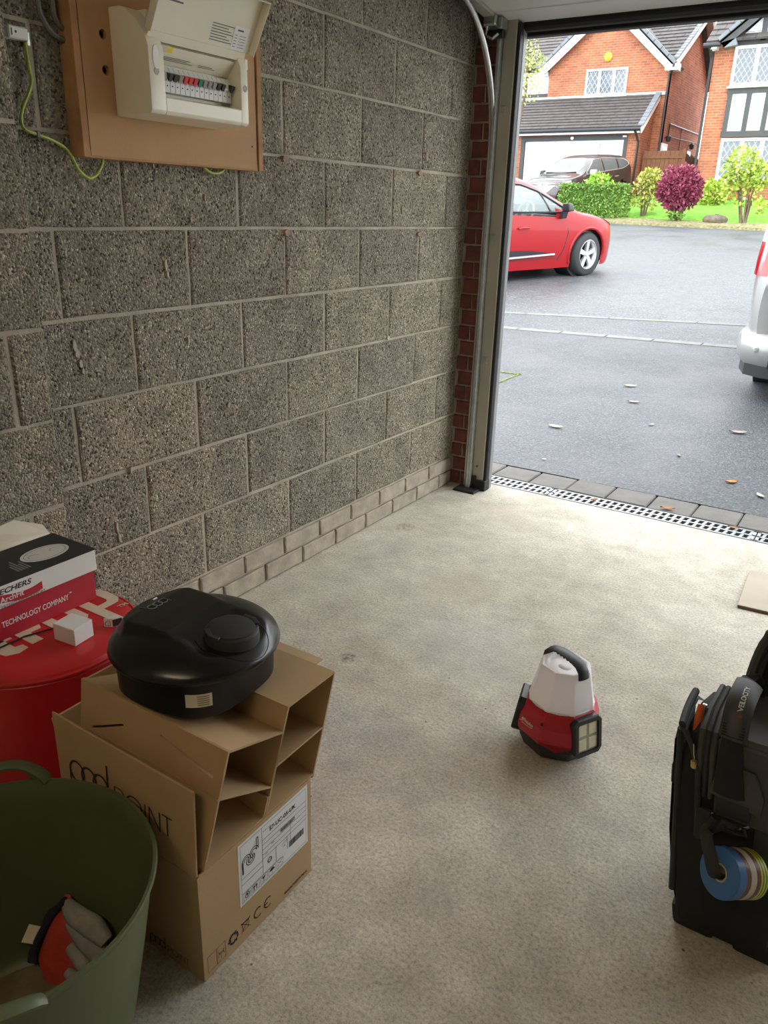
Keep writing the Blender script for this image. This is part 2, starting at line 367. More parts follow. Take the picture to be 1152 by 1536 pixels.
def text(s, size, mtx, mat, parent, name='lettering', offset=0.0, shear=0.0, extrude=0.0, align='LEFT', width=None, world=True, space=1.0):
    cu = bpy.data.curves.new(name, 'FONT'); cu.body = s; cu.size = size; cu.offset = offset; cu.shear = shear; cu.extrude = extrude; cu.align_x = align; cu.space_character = space; cu.resolution_u = 3
    t = bpy.data.objects.new('tmp', cu); me = bpy.data.meshes.new_from_object(t)
    bpy.data.objects.remove(t); bpy.data.curves.remove(cu)
    if width:
        xs = [v.co.x for v in me.vertices]; k = width / max(1e-6, max(xs) - min(xs))
        me.transform(Matrix.Diagonal((k, 1, 1, 1)))
    me.transform(mtx); me.name = name; me.materials.clear()
    return link(name, me, mat, parent, world)
def arc(cx, cy, r, a0, a1, n=12, ry=None):
    ry = ry or r
    return [(cx + r * math.cos(math.radians(a0 + (a1 - a0) * i / n)), cy + ry * math.sin(math.radians(a0 + (a1 - a0) * i / n))) for i in range(n + 1)]
def cut(o, mb):
    """subtract the solids in mb from mesh object o (real holes)"""
    c_ = bpy.data.objects.new('cutter', mb.mesh('cutter')); C.objects.link(c_)
    md = o.modifiers.new('cut', 'BOOLEAN'); md.operation = 'DIFFERENCE'; md.solver = 'EXACT'; md.object = c_
    bpy.context.view_layer.update()
    me = bpy.data.meshes.new_from_object(o.evaluated_get(bpy.context.evaluated_depsgraph_get()))
    o.modifiers.clear(); o.data = me; bpy.data.objects.remove(c_); return o
def interp(tab, x):
    if x <= tab[0][0]: return tab[0][1]
    for (a, b), (c, d) in zip(tab, tab[1:]):
        if x <= c:
            t = (x - a) / (c - a); return b + (d - b) * t
    return tab[-1][1]
def smooth_tab(tab, x):
    if x <= tab[0][0]: return tab[0][1]
    if x >= tab[-1][0]: return tab[-1][1]
    for i in range(len(tab) - 1):
        if x <= tab[i + 1][0]:
            x0, y0 = tab[i]; x1, y1 = tab[i + 1]; h = x1 - x0; t = (x - x0) / h
            def sl(k):
                if k <= 0 or k >= len(tab) - 1:
                    a, b = (tab[0], tab[1]) if k <= 0 else (tab[-2], tab[-1])
                    return (b[1] - a[1]) / (b[0] - a[0])
                return (tab[k + 1][1] - tab[k - 1][1]) / (tab[k + 1][0] - tab[k - 1][0])
            m0, m1 = sl(i) * h, sl(i + 1) * h
            return (2 * t**3 - 3 * t**2 + 1) * y0 + (t**3 - 2 * t**2 + t) * m0 + (-2 * t**3 + 3 * t**2) * y1 + (t**3 - t**2) * m1
def sstep(a, b, x):
    t = max(0.0, min(1.0, (x - a) / (b - a))); return t * t * (3 - 2 * t)

# ================================================================== THE GARAGE
XR, YB, ZC = 4.95, -3.8, 2.55       # garage made wide so more daylight enters; right wall, back wall, ceiling
YD = 2.005                          # inside face of the front wall
fl = MB().box(-0.02, XR, YB, 2.115, -0.12, 0.0).build('floor', 'concrete_floor'); tag(fl, 'bare worn concrete garage floor with stains and speckles', 'floor', kind='structure')
ce = MB().box(-0.1, XR, YB, YD + 0.25, ZC, ZC + 0.1).build('ceiling', 'ceiling_board'); tag(ce, 'dim garage ceiling boards above the raised door', 'ceiling', kind='structure')
wr = MB().box(XR, XR + 0.1, YB, YD + 0.25, -0.12, ZC).build('wall_right', 'painted_wall'); tag(wr, 'plain garage side wall opposite the blockwork', 'wall', kind='structure')
wb = MB().box(-0.1, XR + 0.1, YB - 0.1, YB, -0.12, ZC).build('wall_back', 'painted_wall'); tag(wb, 'plain rear garage wall facing the open door', 'wall', kind='structure')

# left wall: mortar slab with recessed joints, every block and brick a piece
wl = MB().box(-0.11, -0.006, YB, YD + 0.24, -0.12, ZC).build('wall_left', 'mortar')
tag(wl, 'grey aggregate concrete block wall with pale mortar on two courses of brick', 'wall', kind='structure')
def block_mesh(name, ly, lz, depth=0.012, bev=0.006):
    mb = MB(); r = random.Random(sum(map(ord, name)) + int(ly * 1000))
    hy, hz = ly / 2, lz / 2
    outer = []; inner = []
    ny = 5; nz = 3
    per = [(-hy + ly * i / ny, -hz) for i in range(ny)] + [(hy, -hz + lz * i / nz) for i in range(nz)] + [(hy - ly * i / ny, hz) for i in range(ny)] + [(-hy, hz - lz * i / nz) for i in range(nz)]
    n = len(per); vs = []
    for (y, z) in per: vs.append((-depth, y, z))
    for (y, z) in per: vs.append((-0.004 + r.uniform(-.001, .001), y + r.uniform(-.0015, .0015), z + r.uniform(-.0015, .0015)))
    for (y, z) in per: vs.append((r.uniform(-.0008, .0008), y * (1 - bev * 2 / ly) , z * (1 - bev * 2 / lz)))
    fs = [tuple(range(2 * n, 3 * n))]
    for k in range(2): fs += [(k * n + i, k * n + (i + 1) % n, (k + 1) * n + (i + 1) % n, (k + 1) * n + i) for i in range(n)]
    mb.add(vs, fs); me = mb.mesh(name); return me
bl_full = [block_mesh('block_a%d' % k, 0.440, 0.215) for k in range(3)]
for me in bl_full: me.materials.append(MATS['concrete_block'])
CZ = [0.15 + 0.225 * i for i in range(11)]
def lay_blocks(x, y_lo, y_hi, z0, zhi, off0, parent, mats='concrete_block', L_=0.45, H_=0.225, meshes=bl_full, name='block', cuts=None):
    row = 0; z = z0
    while z < zhi - 0.03:
        h = min(H_, zhi - z)
        y = off0 + (L_ / 2 if row % 2 else 0)
        while y > y_lo: y -= L_
        while y < y_hi - 0.02:
            a, b = max(y, y_lo), min(y + L_, y_hi)
            if b - a > 0.03:
                if b - a > L_ - 0.001 and h > H_ - 0.001:
                    o = link(name, random.choice(meshes), None, parent)
                else:
                    o = link(name, block_mesh(name, b - a - 0.01, h - 0.01), mats, parent)
                o.location = (x, (a + b) / 2 + random.uniform(-.0015, .0015), z + h / 2 + random.uniform(-.0015, .0015))
                o.rotation_euler = (random.uniform(-.004, .004), 0, random.uniform(-.004, .004))
            y += L_
        row += 1; z += H_
# joints seen at y = 0, .45 ... on the 0.375 course line; pier covers y < -0.35
lay_blocks(0.0, -1.6, YD - 0.005, 0.15, 2.52, 0.225, wl)
br_full = [block_mesh('brick_a%d' % k, 0.215, 0.065, 0.012, 0.004) for k in range(2)]
for me in br_full: me.materials.append(MATS['engineering_brick'])
lay_blocks(0.006, -1.6, YD - 0.005, 0.0, 0.15, 0.07, wl, 'engineering_brick', 0.225, 0.075, br_full, 'brick')
# plaster splashes and brick chips stuck to the wall joints
mb = MB()
def blob(mb, x, y, z, sy, sz, t=0.006, n=9):
    pts = [(x, y + sy * math.cos(2 * PI * i / n) * random.uniform(.6, 1.1), z + sz * math.sin(2 * PI * i / n) * random.uniform(.6, 1.1)) for i in range(n)]
    mb.prism([(x - 0.004, p[1], p[2]) for p in pts], (t + 0.004, 0, 0))
for (y, z, sy, sz) in ((-0.205, 0.985, .006, .018), (-0.198, 0.962, .008, .014), (-0.192, 0.935, .006, .013), (-0.187, 0.915, .004, .010), (0.13, 1.175, .005, .016), (0.135, 1.15, .004, .012), (-0.06, 0.60, .003, .014), (0.62, 0.55, .003, .010), (1.42, 1.35, .003, .018), (1.60, 1.56, .003, .02), (0.24, 1.30, .004, .010), (-0.13, 0.44, .003, .02), (-0.125, 0.405, .004, .016), (0.36, 0.72, .003, .010), (1.34, 0.835, .012, .010), (0.2, 0.95, .005, .012), (0.30, 1.36, .003, .012), (0.11, 1.44, .003, .010)):
    blob(mb, 0.0, y, z, sy, sz)
tag(mb.build('plaster_splash', 'plaster_splash', wl), kind='stuff')
for (y, z) in ((0.671, 1.492), (0.674, 1.262), (1.562, 1.25), (1.547, 1.491)):
    m2 = MB(); blob(m2, 0.0, y, z, 0.016, 0.012, 0.010); m2.build('brick_chip', 'brick_chip', wl)
# pier projecting from the wall, nearer the back of the garage
pier = MB().box(-0.05, 0.094, -1.25, -0.356, 0.0, ZC).build('wall_pier', 'mortar'); tag(pier, 'projecting concrete block pier beside the electric meter board', 'wall', kind='structure')
lay_blocks(0.10, -1.25, -0.352, 0.15, 2.52, -0.675, pier)
lay_blocks(0.104, -1.25, -0.352, 0.0, 0.15, -0.5, pier, 'engineering_brick', 0.225, 0.075, br_full, 'brick')
for i in range(11):   # end faces of the pier
    z = 0.15 + 0.225 * i
    if z > 2.4: break
    b_ = MB().box(-0.01, 0.094, -0.360, -0.350, z + 0.005, z + 0.22).build('block', 'concrete_block', pier, bevel=0.003)

# front wall: header above the door, brick returns each side
wf = MB().box(-0.1, 0.10, YD + 0.012, YD + 0.24, -0.12, ZC).box(4.62, XR + 0.1, YD + 0.012, YD + 0.24, -0.12, ZC).box(-0.1, XR + 0.1, YD + 0.06, YD + 0.24, 2.14, ZC)
wf = wf.build('wall_front', 'mortar'); tag(wf, 'dark red brick return and lintel around the garage doorway', 'wall', kind='structure')
rb = [block_mesh('red_a%d' % k, 0.1025, 0.065, 0.012, 0.004) for k in range(2)]
def red_piece(cx, z, wdt):
    me = block_mesh('red', wdt - 0.008, 0.065, 0.014, 0.004)
    o = link('brick', me, 'red_brick', wf); o.rotation_euler = (0, 0, -PI / 2); o.location = (cx, YD, z); return o
z = 0.0375; k = 0
base_me = {}
while z < 2.5:
    segs = [(0.0, 0.1025)] if k % 2 else [(-0.06, 0.052), (0.052, 0.1025)]
    for a, b in segs:
        key = (round(b - a, 3))
        if key not in base_me:
            base_me[key] = block_mesh('red', b - a - 0.008, 0.065, 0.014, 0.004); base_me[key].materials.append(MATS['red_brick'])
        o = link('brick', base_me[key], None, wf); o.rotation_euler = (0, 0, -PI / 2); o.location = ((a + b) / 2, YD + random.uniform(-.002, .003), z)
    z += 0.075; k += 1

# doorway frame posts and raised sectional door
def post(side):
    s = 1 if side == 0 else -1; X = (lambda x: x) if side == 0 else (lambda x: 4.72 - x)
    def bx(mb, x0, x1, *r): a, b = sorted((X(x0), X(x1))); return mb.box(a, b, *r)
    t = thing('door_frame_post', 'beige steel door frame post with galvanised roller track and black seal' if side == 0 else 'beige steel door frame post at the far side of the doorway', 'door frame', (X(0.14), 1.97, 0), group=None)
    leg_ = bx(MB(), 0.135, 0.196, 1.985, 2.05, 0.0, 2.14).build('frame_leg', 'frame_beige', t, bevel=0.003)
    bx(MB(), 0.194, 0.212, 1.990, 2.022, 0.0, 2.10).build('rubber_seal', 'rubber', t, bevel=0.003)
    bx(MB(), 0.170, 0.212, 2.026, 2.06, 0.0, 2.10).build('outer_cover', 'frame_grey', t, bevel=0.003)
    bx(MB(), 0.120, 0.136, 1.955, 2.0, 0.0, 2.06).build('track_flange', 'galvanised_dull', t, bevel=0.002)
    m = MB(); bx(m, 0.138, 0.160, 1.976, 1.988, 0.0, 0.075); bx(m, 0.158, 0.215, 1.972, 2.03, 0.0, 0.055); m.build('foot_block', 'rubber', t, bevel=0.003)
    bx(MB(), 0.07, 0.19, 1.90, 1.99, -0.001, 0.012).build('foot_plate', 'rubber', t, bevel=0.003)
    m = MB()   # roller track: two lips of a C section, vertical then curving overhead
    for (dx, dy, r) in ((0.118, 1.928, 0.011), (0.096, 1.945, 0.006)):
        path = [(X(dx), dy + 0.035, 0.01), (X(dx), dy + 0.05, 0.8), (X(dx), dy + 0.055, 1.62)]
        R_ = 0.46
        for i in range(1, 13):
            a = PI / 2 * i / 12
            path.append((X(dx), dy + 0.055 - R_ * (1 - math.cos(a)), 1.62 + (0.53 + (0.0 if r > .01 else 0.02)) * math.sin(a)))
        path += [(X(dx), 0.9, path[-1][2] + 0.015), (X(dx), -0.6, path[-1][2] + 0.03)]
        m.tube(path, r, 8)
    m.build('roller_track', 'galvanised', t, smooth=True, angle=60)
    for z in (1.768, 1.236, 0.67):
        p = bx(MB(), 0.146, 0.172, 1.981, 1.986, z - 0.016, z + 0.016).build('embossed_plate', 'galvanised_dull', t, bevel=0.002)
        q = MB().tube([(X(0.154), 1.9815, z - 0.008), (X(0.164), 1.9805, z), (X(0.154), 1.9815, z + 0.008)], 0.0025, 5).build('fixing', 'frame_beige', p)
    cut(leg_, MB().lathe([(0.006, -.03), (0.006, 0.03)], 12, mtx=Matrix.Translation((X(0.158), 1.985, 0.125)) @ Matrix.Rotation(PI / 2, 4, 'X')))
post(0); post(1)
dr = thing('door_1', 'white sectional garage door raised overhead with black bottom seal', 'door', (2.36, 1.5, 2.1), kind='structure')
x0, x1 = 0.075, 4.645
prof = [(2.035, 2.100), (1.80, 2.142), (1.55, 2.180), (1.05, 2.230), (0.55, 2.25), (0.05, 2.26), (-0.45, 2.265), (-0.6, 2.267)]
for i in range(3, len(prof) - 1):
    (ya, za), (yb, zb) = prof[i], prof[i + 1]
    MB().hexa([(x0, ya - .004, za), (x1, ya - .004, za), (x1, yb + .004, zb), (x0, yb + .004, zb)], [(x0, ya - .004, za + .04), (x1, ya - .004, za + .04), (x1, yb + .004, zb + .04), (x0, yb + .004, zb + .04)]).build('door_section', 'door_panel', dr, bevel=0.002)
for (ya, za), (yb, zb) in ((prof[0], (1.905, 2.124)), ((1.901, 2.125), prof[2]), ((1.545, 2.181), prof[3])):
    MB().hexa([(x0, ya, za), (x1, ya, za), (x1, yb, zb), (x0, yb, zb)], [(x0, ya, za + .04), (x1, ya, za + .04), (x1, yb, zb + .04), (x0, yb, zb + .04)]).build('door_section', 'door_panel', dr, bevel=0.004)
MB().hexa([(x0, 1.96, 2.104), (x0 + .05, 1.96, 2.104), (x0 + .05, 1.2, 2.208), (x0, 1.2, 2.208)], [(x0, 1.96, 2.118), (x0 + .05, 1.96, 2.118), (x0 + .05, 1.2, 2.222), (x0, 1.2, 2.222)]).build('end_stile', 'frame_beige', dr, bevel=0.002)
MB().tube([(x0, 2.045, 2.09), (x1, 2.045, 2.09)], 0.022, 10).build('bottom_seal', 'rubber', dr, smooth=True)
MB().box(x0, x1, 2.02, 2.05, 2.098, 2.128).build('seal_rail', 'rubber', dr)
MB().box(0.05, 4.67, 2.062, 2.11, 2.055, 2.16).build('header_seal', 'rubber', dr, bevel=0.004)
br = MB()
br.hexa([(0.075, 1.99, 2.06), (0.135, 1.99, 2.06), (0.135, 1.90, 2.08), (0.075, 1.90, 2.08)], [(0.075, 1.99, 2.10), (0.135, 1.99, 2.10), (0.135, 1.90, 2.12), (0.075, 1.90, 2.12)])
brk = br.build('roller_bracket', 'galvanised', dr, bevel=0.006)
MB().tube([(0.07, 1.955, 2.055), (0.15, 1.955, 2.055)], 0.018, 12).build('roller', 'rubber', brk, smooth=True)
MB().tube([(0.08, 1.93, 2.075), (0.085, 1.915, 2.045), (0.12, 1.91, 2.03), (0.135, 1.93, 2.05)], 0.006, 8).build('cable_hook', 'steel', brk, smooth=True)
MB().box(0.135, 0.155, 1.92, 1.975, 2.07, 2.11).build('bracket_tab', 'galvanised', brk, bevel=0.003)

# ceiling strip light further back in the garage (behind the camera)
sl = thing('strip_light_offscreen', 'fluorescent strip light on the garage ceiling', 'light', (1.35, -2.3, ZC))
MB().box(0.72, 1.98, -2.34, -2.26, ZC - 0.05, ZC).build('housing', 'white_plastic', sl, bevel=0.006)
MB().tube([(0.75, -2.3, ZC - 0.075), (1.95, -2.3, ZC - 0.075)], 0.018, 12).build('tube', 'tube_light', sl, smooth=True)


# ================================================================== OUTSIDE: the drive and the road
SL = 0.06
def gz(x, y):
    if y <= 2.48: return 0.0
    ye = 20.91 - 0.204 * x
    if y <= ye: return SL * (y - 2.48)
    ze = SL * (ye - 2.48)
    return min(ze + 0.17 * (y - ye), 1.98) if ze < 1.98 else ze
def ground_patch(name, pts, mat, dz, label, cat, thick=0.06, res=None):
    """a slab of ground following the slope; pts = outline in x,y"""
    mb = MB(); mb.prism([(x, y, gz(x, y) + dz - thick) for x, y in pts], (0, 0, thick))
    o = mb.build(name, mat); return tag(o, label, cat, kind='structure')
e1 = lambda x: 6.349 + 0.114 * x       # first kerb line
e2 = lambda x: 7.505 + 0.244 * x       # second kerb line
le = lambda x: 20.91 - 0.204 * x         # far road edge
XA, XB = -26.0, 14.0
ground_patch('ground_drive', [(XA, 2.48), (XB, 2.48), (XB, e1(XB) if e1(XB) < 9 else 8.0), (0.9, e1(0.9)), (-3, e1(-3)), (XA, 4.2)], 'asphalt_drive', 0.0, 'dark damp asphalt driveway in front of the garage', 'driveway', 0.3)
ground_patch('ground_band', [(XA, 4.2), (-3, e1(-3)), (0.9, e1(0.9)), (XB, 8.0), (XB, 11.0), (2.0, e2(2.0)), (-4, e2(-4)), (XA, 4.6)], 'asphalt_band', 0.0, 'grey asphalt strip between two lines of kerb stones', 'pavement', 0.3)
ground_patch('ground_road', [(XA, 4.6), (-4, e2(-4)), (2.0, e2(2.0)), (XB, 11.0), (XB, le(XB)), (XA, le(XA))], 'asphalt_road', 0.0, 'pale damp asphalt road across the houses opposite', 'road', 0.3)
# threshold slab edge under the drain and base
MB().box(-1.2, 4.2, 2.115, 2.48, -0.2, -0.09).build('ground_base', 'channel_dark')
tag(bpy.data.objects['ground_base'], 'dark bedding under the drain and paving row', 'ground', kind='structure')
# paving row beside the drain
pr = MB().box(-1.2, 4.2, 2.262, 2.482, -0.1, -0.012).build('ground_paving', 'channel_dark'); tag(pr, 'row of grey block pavers between drain and asphalt', 'paving', kind='structure')
pme = []
for k in range(3):
    me = MB().box(-0.103, 0.103, -0.106, 0.106, -0.07, 0.0).mesh('paver', bevel=0.006); me.materials.append(MATS['paver']); pme.append(me)
x = -1.05; 
while x < 4.1:
    o = link('paver', random.choice(pme), None, pr); o.location = (x, 2.372, random.uniform(-.003, .002)); o.rotation_euler = (random.uniform(-.01, .01), random.uniform(-.01, .01), random.uniform(-.01, .01)); x += 0.212
# drain channel with slotted gratings
dc = thing('drain_channel', 'narrow drain channel with slotted galvanised gratings across the doorway', 'drain', (1.3, 2.19, 0))
MB().box(0.11, 4.6, 2.117, 2.126, -0.09, 0.0).box(0.11, 4.6, 2.252, 2.261, -0.09, 0.0).box(0.11, 4.6, 2.12, 2.26, -0.095, -0.075).build('channel', 'channel_dark', dc)
g = MB()
Lg = 0.985
for y0_, y1_ in ((2.127, 2.139), (2.183, 2.196), (2.240, 2.251)): g.box(0, Lg, y0_, y1_, -0.02, 0.0)
g.box(0, 0.014, 2.13, 2.25, -0.02, 0.0).box(Lg - 0.014, Lg, 2.13, 2.25, -0.02, 0.0)
n_ = 28
for i in range(n_):
    x = 0.02 + (Lg - 0.05) * i / (n_ - 1)
    for a, b, sh in ((2.139, 2.183, 0.006), (2.196, 2.240, 0.006)):
        g.hexa([(x, a, -.02), (x + .013, a, -.02), (x + .013 + sh, b, -.02), (x + sh, b, -.02)], [(x, a, -.001), (x + .013, a, -.001), (x + .013 + sh, b, -.001), (x + sh, b, -.001)])
gm = g.mesh('grating'); gm.materials.append(MATS['grate_steel'])
g2 = MB()
for y0_, y1_ in ((2.127, 2.139), (2.183, 2.196), (2.240, 2.251)): g2.box(0.112, 0.49, y0_, y1_, -0.02, 0.0)
g2.box(0.112, 0.126, 2.13, 2.25, -0.02, 0.0).box(0.476, 0.49, 2.13, 2.25, -0.02, 0.0)
for i in range(10):
    x = 0.135 + 0.0346 * i
    for a, b, sh in ((2.139, 2.183, 0.006), (2.196, 2.240, 0.006)):
        g2.hexa([(x, a, -.02), (x + .013, a, -.02), (x + .013 + sh, b, -.02), (x + sh, b, -.02)], [(x, a, -.001), (x + .013, a, -.001), (x + .013 + sh, b, -.001), (x + sh, b, -.001)])
g2.build('grating', 'grate_steel', dc)
for i in range(0, 4):
    o = link('grating', gm, None, dc, world=True); o.location = (0.497 + 0.99 * i, 0, 0)
# kerb stones
def kerb(name, fn, xa, xb, step, wdt, label):
    t = thing(name, label, 'kerb', ((xa + xb) / 2, fn((xa + xb) / 2), gz(0, fn((xa + xb) / 2))), kind='structure')
    x = xa
    while x < xb:
        a, b = x + 0.006, min(x + step, xb) - 0.006
        P = [(a, fn(a)), (b, fn(b)), (b, fn(b) + wdt), (a, fn(a) + wdt)]
        MB().hexa([(px, py, gz(px, py) - .05) for px, py in P], [(px, py, gz(px, py) + .008) for px, py in P]).build('kerb_stone', 'kerb', t, bevel=0.004)
        x += step
kerb('kerb_1', e1, -6.0, 2.2, 0.45, 0.11, 'line of pale kerb stones where the driveway meets the pavement strip')
kerb('kerb_2', e2, -4.5, 2.4, 0.9, 0.09, 'thin line of flush kerb stones along the road edge')
# mossy joint of a service cover in the drive, moss tuft on the far kerb
def moss(name, pts, wdt, label):
    m = MB()
    for (xa, ya), (xb, yb) in zip(pts, pts[1:]):
        k = 14
        for i in range(k):
            t_ = i / (k - 1); x = xa + (xb - xa) * t_; y = ya + (yb - ya) * t_
            r = wdt * random.uniform(.4, 1.0); nn = 6
            m.prism([(x + r * math.cos(2 * PI * j / nn) * random.uniform(.7, 1.2), y + r * math.sin(2 * PI * j / nn) * random.uniform(.7, 1.2), gz(x, y) - .004) for j in range(nn)], (0, 0, 0.012))
    o = m.build(name, 'moss'); tag(o, label, 'moss', kind='stuff')
moss('moss_joint', [(-0.93, 4.445), (-0.695, 4.455), (-0.73, 4.036)], 0.014, 'green moss in the joint of a cover set in the driveway')
moss('moss_tuft', [(-0.56, 7.40), (-0.36, 7.45)], 0.03, 'small green tuft growing on the thin kerb line')
# fallen leaves
def leaf(x, y, s, rz, mat, label):
    m = MB(); n = 8; rows = []
    for i in range(5):
        t_ = -1 + 2 * i / 4; wd = (1 - t_ * t_) * 0.42 + 0.02
        rows.append([(t_ * s, wd * s * k, 0.004 + 0.25 * s * abs(k) * 0.4 + 0.1 * s * t_ * t_) for k in (-1, 0, 1)])
    m.grid(rows); k0 = len(m.v); m.grid([[(p[0], p[1], p[2] - .0015) for p in r] for r in rows])
    o = m.build('fallen_leaf', mat); o.location = (x, y, gz(x, y) + 0.001); o.rotation_euler = (math.atan(SL) if y > 2.5 else 0, 0, rz)
    tag(o, label, 'leaf')
for (px, py, s, rz, mat, lb) in ((1.113, 3.783, .055, .3, 'leaf_grey', 'curled grey brown leaf lying on the driveway before the silver van'), (1.25, 2.87, .04, .8, 'leaf_brown', 'orange brown leaf lying on the driveway near the drain'), (0.185, 4.555, .05, .4, 'leaf_pale', 'pale green leaf on the driveway, furthest one from the drain'), (0.34, 4.128, .045, .1, 'leaf_grey', 'flat brownish leaf on the middle of the driveway'), (0.083, 3.285, .05, 0, 'leaf_pale', 'long pale leaf on the driveway beyond the door frame'), (0.60, 3.659, .022, 1, 'leaf_pale', 'tiny pale leaf lying alone on the driveway'), (0.903, 3.15, .022, 2, 'leaf_grey', 'tiny grey leaf fragment on the driveway between the brown leaves'), (1.414, 2.744, .035, 2.2, 'leaf_pale', 'whitish leaf on the driveway beside the orange brown leaf'), (0.26, 2.666, .016, .6, 'leaf_pale', 'yellowish leaf scrap beside the row of pavers')):
    leaf(px, py, s, rz, mat, lb)
for (px, py, s, rz, lb) in ((1.06, 2.30, .035, .3, 'brown leaf resting across the drain edge and a paver'), (0.72, 2.20, .022, .9, 'small brown leaf caught on the drain grating near the door frame'), (1.38, 2.225, .025, .2, 'brown leaf lying on the drain grating by a grating joint')):
    leaf(px, py, s, rz, 'leaf_brown', lb)

# far verge and lawn
def lawn_strip(name, mat, xa, xb, d0, d1, dz, label, cat):
    m = MB(); nx, ny = 30, 8; rows = []
    for i in range(nx + 1):
        x = xa + (xb - xa) * i / nx; r = []
        for j in range(ny + 1):
            y = le(x) + d0 + (d1 - d0) * j / ny
            r.append((x, y, gz(x, y) + (dz if j else -0.25) + 0.03 * mnoise.noise((x * 2, y * 2, 0))))
        rows.append(r)
    m.grid(rows); return tag(m.build(name, mat, smooth=True), label, cat, kind='structure')
lawn_strip('ground_lawn', 'grass', -7.9, 9.0, 0.55, 9, 0.05, 'bright green front lawn of the houses opposite', 'lawn')
lawn_strip('ground_border', 'border_soil', -7.9, 9.0, -0.02, 0.65, 0.06, 'leaf strewn soil border along the far edge of the road', 'border')
lawn_strip('ground_far_drive', 'asphalt_road', -24, -7.8, -0.05, 9, 0.0, 'driveway rising to the white garage door opposite', 'driveway')
lawn_strip('ground_behind', 'asphalt_road', -24, 12, 5, 18, -0.06, 'ground around the houses opposite', 'ground')

# ------------------------------------------------------------------ plants
def foliage(mb, n, sampler, size, flat=0.0):
    for _ in range(n):
        p, d = sampler(); s = size * random.uniform(.6, 1.3)
        a = Vector((random.gauss(0, 1), random.gauss(0, 1), random.gauss(0, 1)))
        a = (a.normalized() + Vector(d) * flat).normalized()
        b = a.cross(Vector((random.gauss(0, 1), random.gauss(0, 1), random.gauss(0, 1)))).normalized()
        p = Vector(p)
        mb.add([p, p + a * s * .5 + b * s * .3, p + a * s, p + a * s * .5 - b * s * .3], [(0, 1, 2, 3)])
def in_ellipsoid(c, r, shell=0.4):
    def f():
        while True:
            q = Vector((random.uniform(-1, 1), random.uniform(-1, 1), random.uniform(-1, 1)))
            if shell < q.length < 1: break
        return (c[0] + q.x * r[0], c[1] + q.y * r[1], c[2] + q.z * r[2]), q.normalized()
    return f
# clipped hedge
hx0, hx1, hy0, hy1 = -7.55, -5.60, 22.55, 23.15
hb = gz(-6.5, 22.7); t = thing('hedge', 'low clipped green box hedge in front of the dark parked car', 'hedge', (-6.57, 22.85, hb))
def in_hedge():
    f = random.random(); x = random.uniform(hx0, hx1); y = random.uniform(hy0, hy1); z = random.uniform(hb, 2.23)
    k = random.choice('ffftte')
    if k == 'f': y = hy0 + random.uniform(0, .12)
    elif k == 't': z = 2.23 + random.uniform(-.1, .02)
    else: x = random.choice((hx0, hx1)) + random.uniform(-.05, .05)
    return (x, y, z), (0, -1, 0.3)
m = MB(); foliage(m, 7000, in_hedge, 0.075); tag(m.build('foliage', 'hedge_leaf', t), kind='stuff')
MB().box(hx0 + .1, hx1 - .1, hy0 + .12, hy1 - .1, hb - .1, 2.13).build('twig_core', 'hedge_leaf', t)
def bush(name, c, r, leafmat, n, size, label, stems=7, base=None, shell=0.3, flat=0.6, stem_r=0.018, clumps=None):
    bz = gz(c[0], c[1])
    t = thing(name, label, 'shrub', (base[0] if base else c[0], base[1] if base else c[1], bz))
    bx, by = (base or c)[:2]
    m = MB()
    if clumps:
        for (cc, rr, k) in clumps: foliage(m, k, in_ellipsoid(cc, rr, shell), size, flat)
    else: foliage(m, n, in_ellipsoid(c, r, shell), size, flat)
    tag(m.build('foliage', leafmat, t), kind='stuff')
    for i in range(stems):
        a = 2 * PI * i / stems + random.uniform(-.3, .3)
        top = (c[0] + r[0] * .65 * math.cos(a), c[1] + r[1] * .5 * math.sin(a), c[2] + r[2] * random.uniform(-.2, .5))
        mid = (bx + (top[0] - bx) * .45, by + (top[1] - by) * .45, bz + (top[2] - bz) * .5)
        MB().tube([(bx + .06 * math.cos(a), by + .06 * math.sin(a), bz - .03), mid, top], [stem_r, stem_r * .8, stem_r * .4], 6).build('stem', 'bark', t, smooth=True)
bush('hydrangea_bush', (-6.75, 23.66, 2.24), (0.40, 0.24, 0.34), 'lime_leaf', 500, 0.13, 'lime green leafy plant rising behind the clipped hedge', 3)
bush('yellow_shrub', (-5.20, 23.45, 2.23), (0.40, 0.3, 0.5), 'yellow_leaf', 900, 0.10, 'thin yellow green shrub with bare lower stems beside the hedge', 9, (-5.24, 23.42), clumps=[((-5.16, 23.45, 2.42), (.35, .26, .27), 800), ((-5.42, 23.45, 2.0), (.29, .24, .36), 260), ((-5.07, 23.45, 1.92), (.25, .24, .36), 200)])
m_c = (-4.05, 22.44, 2.13)
bush('barberry_bush', m_c, (0.60, 0.56, 0.58), 'purple_leaf', 5200, 0.10, 'round purple red barberry bush on the lawn edge', 7, (-3.98, 22.44), shell=0.1, flat=1.6, stem_r=0.03, clumps=[((-4.05 + .36 * math.cos(k * 2.4) * (1 - (1 - 2 * (k + .5) / 34) ** 2) ** .5, 22.44 + .34 * math.sin(k * 2.4) * (1 - (1 - 2 * (k + .5) / 34) ** 2) ** .5, 2.14 + .36 * (1 - 2 * (k + .5) / 34) + .05 * math.sin(k * 5.1)), (.25, .25, .24), 240) for k in range(34)])
m = MB(); foliage(m, 250, in_ellipsoid((-3.98, 22.2, 1.44), (.22, .12, .11)), 0.08); o = m.build('undergrowth_plant', 'hedge_leaf'); tag(o, 'dark green ground cover at the foot of the purple bush', 'plant', kind='stuff')
bush('laurel_shrub', (-3.72, 25.2, 2.05), (0.38, 0.35, 0.45), 'fresh_leaf', 700, 0.13, 'small bright green shrub between the purple bush and brick wall', 4)
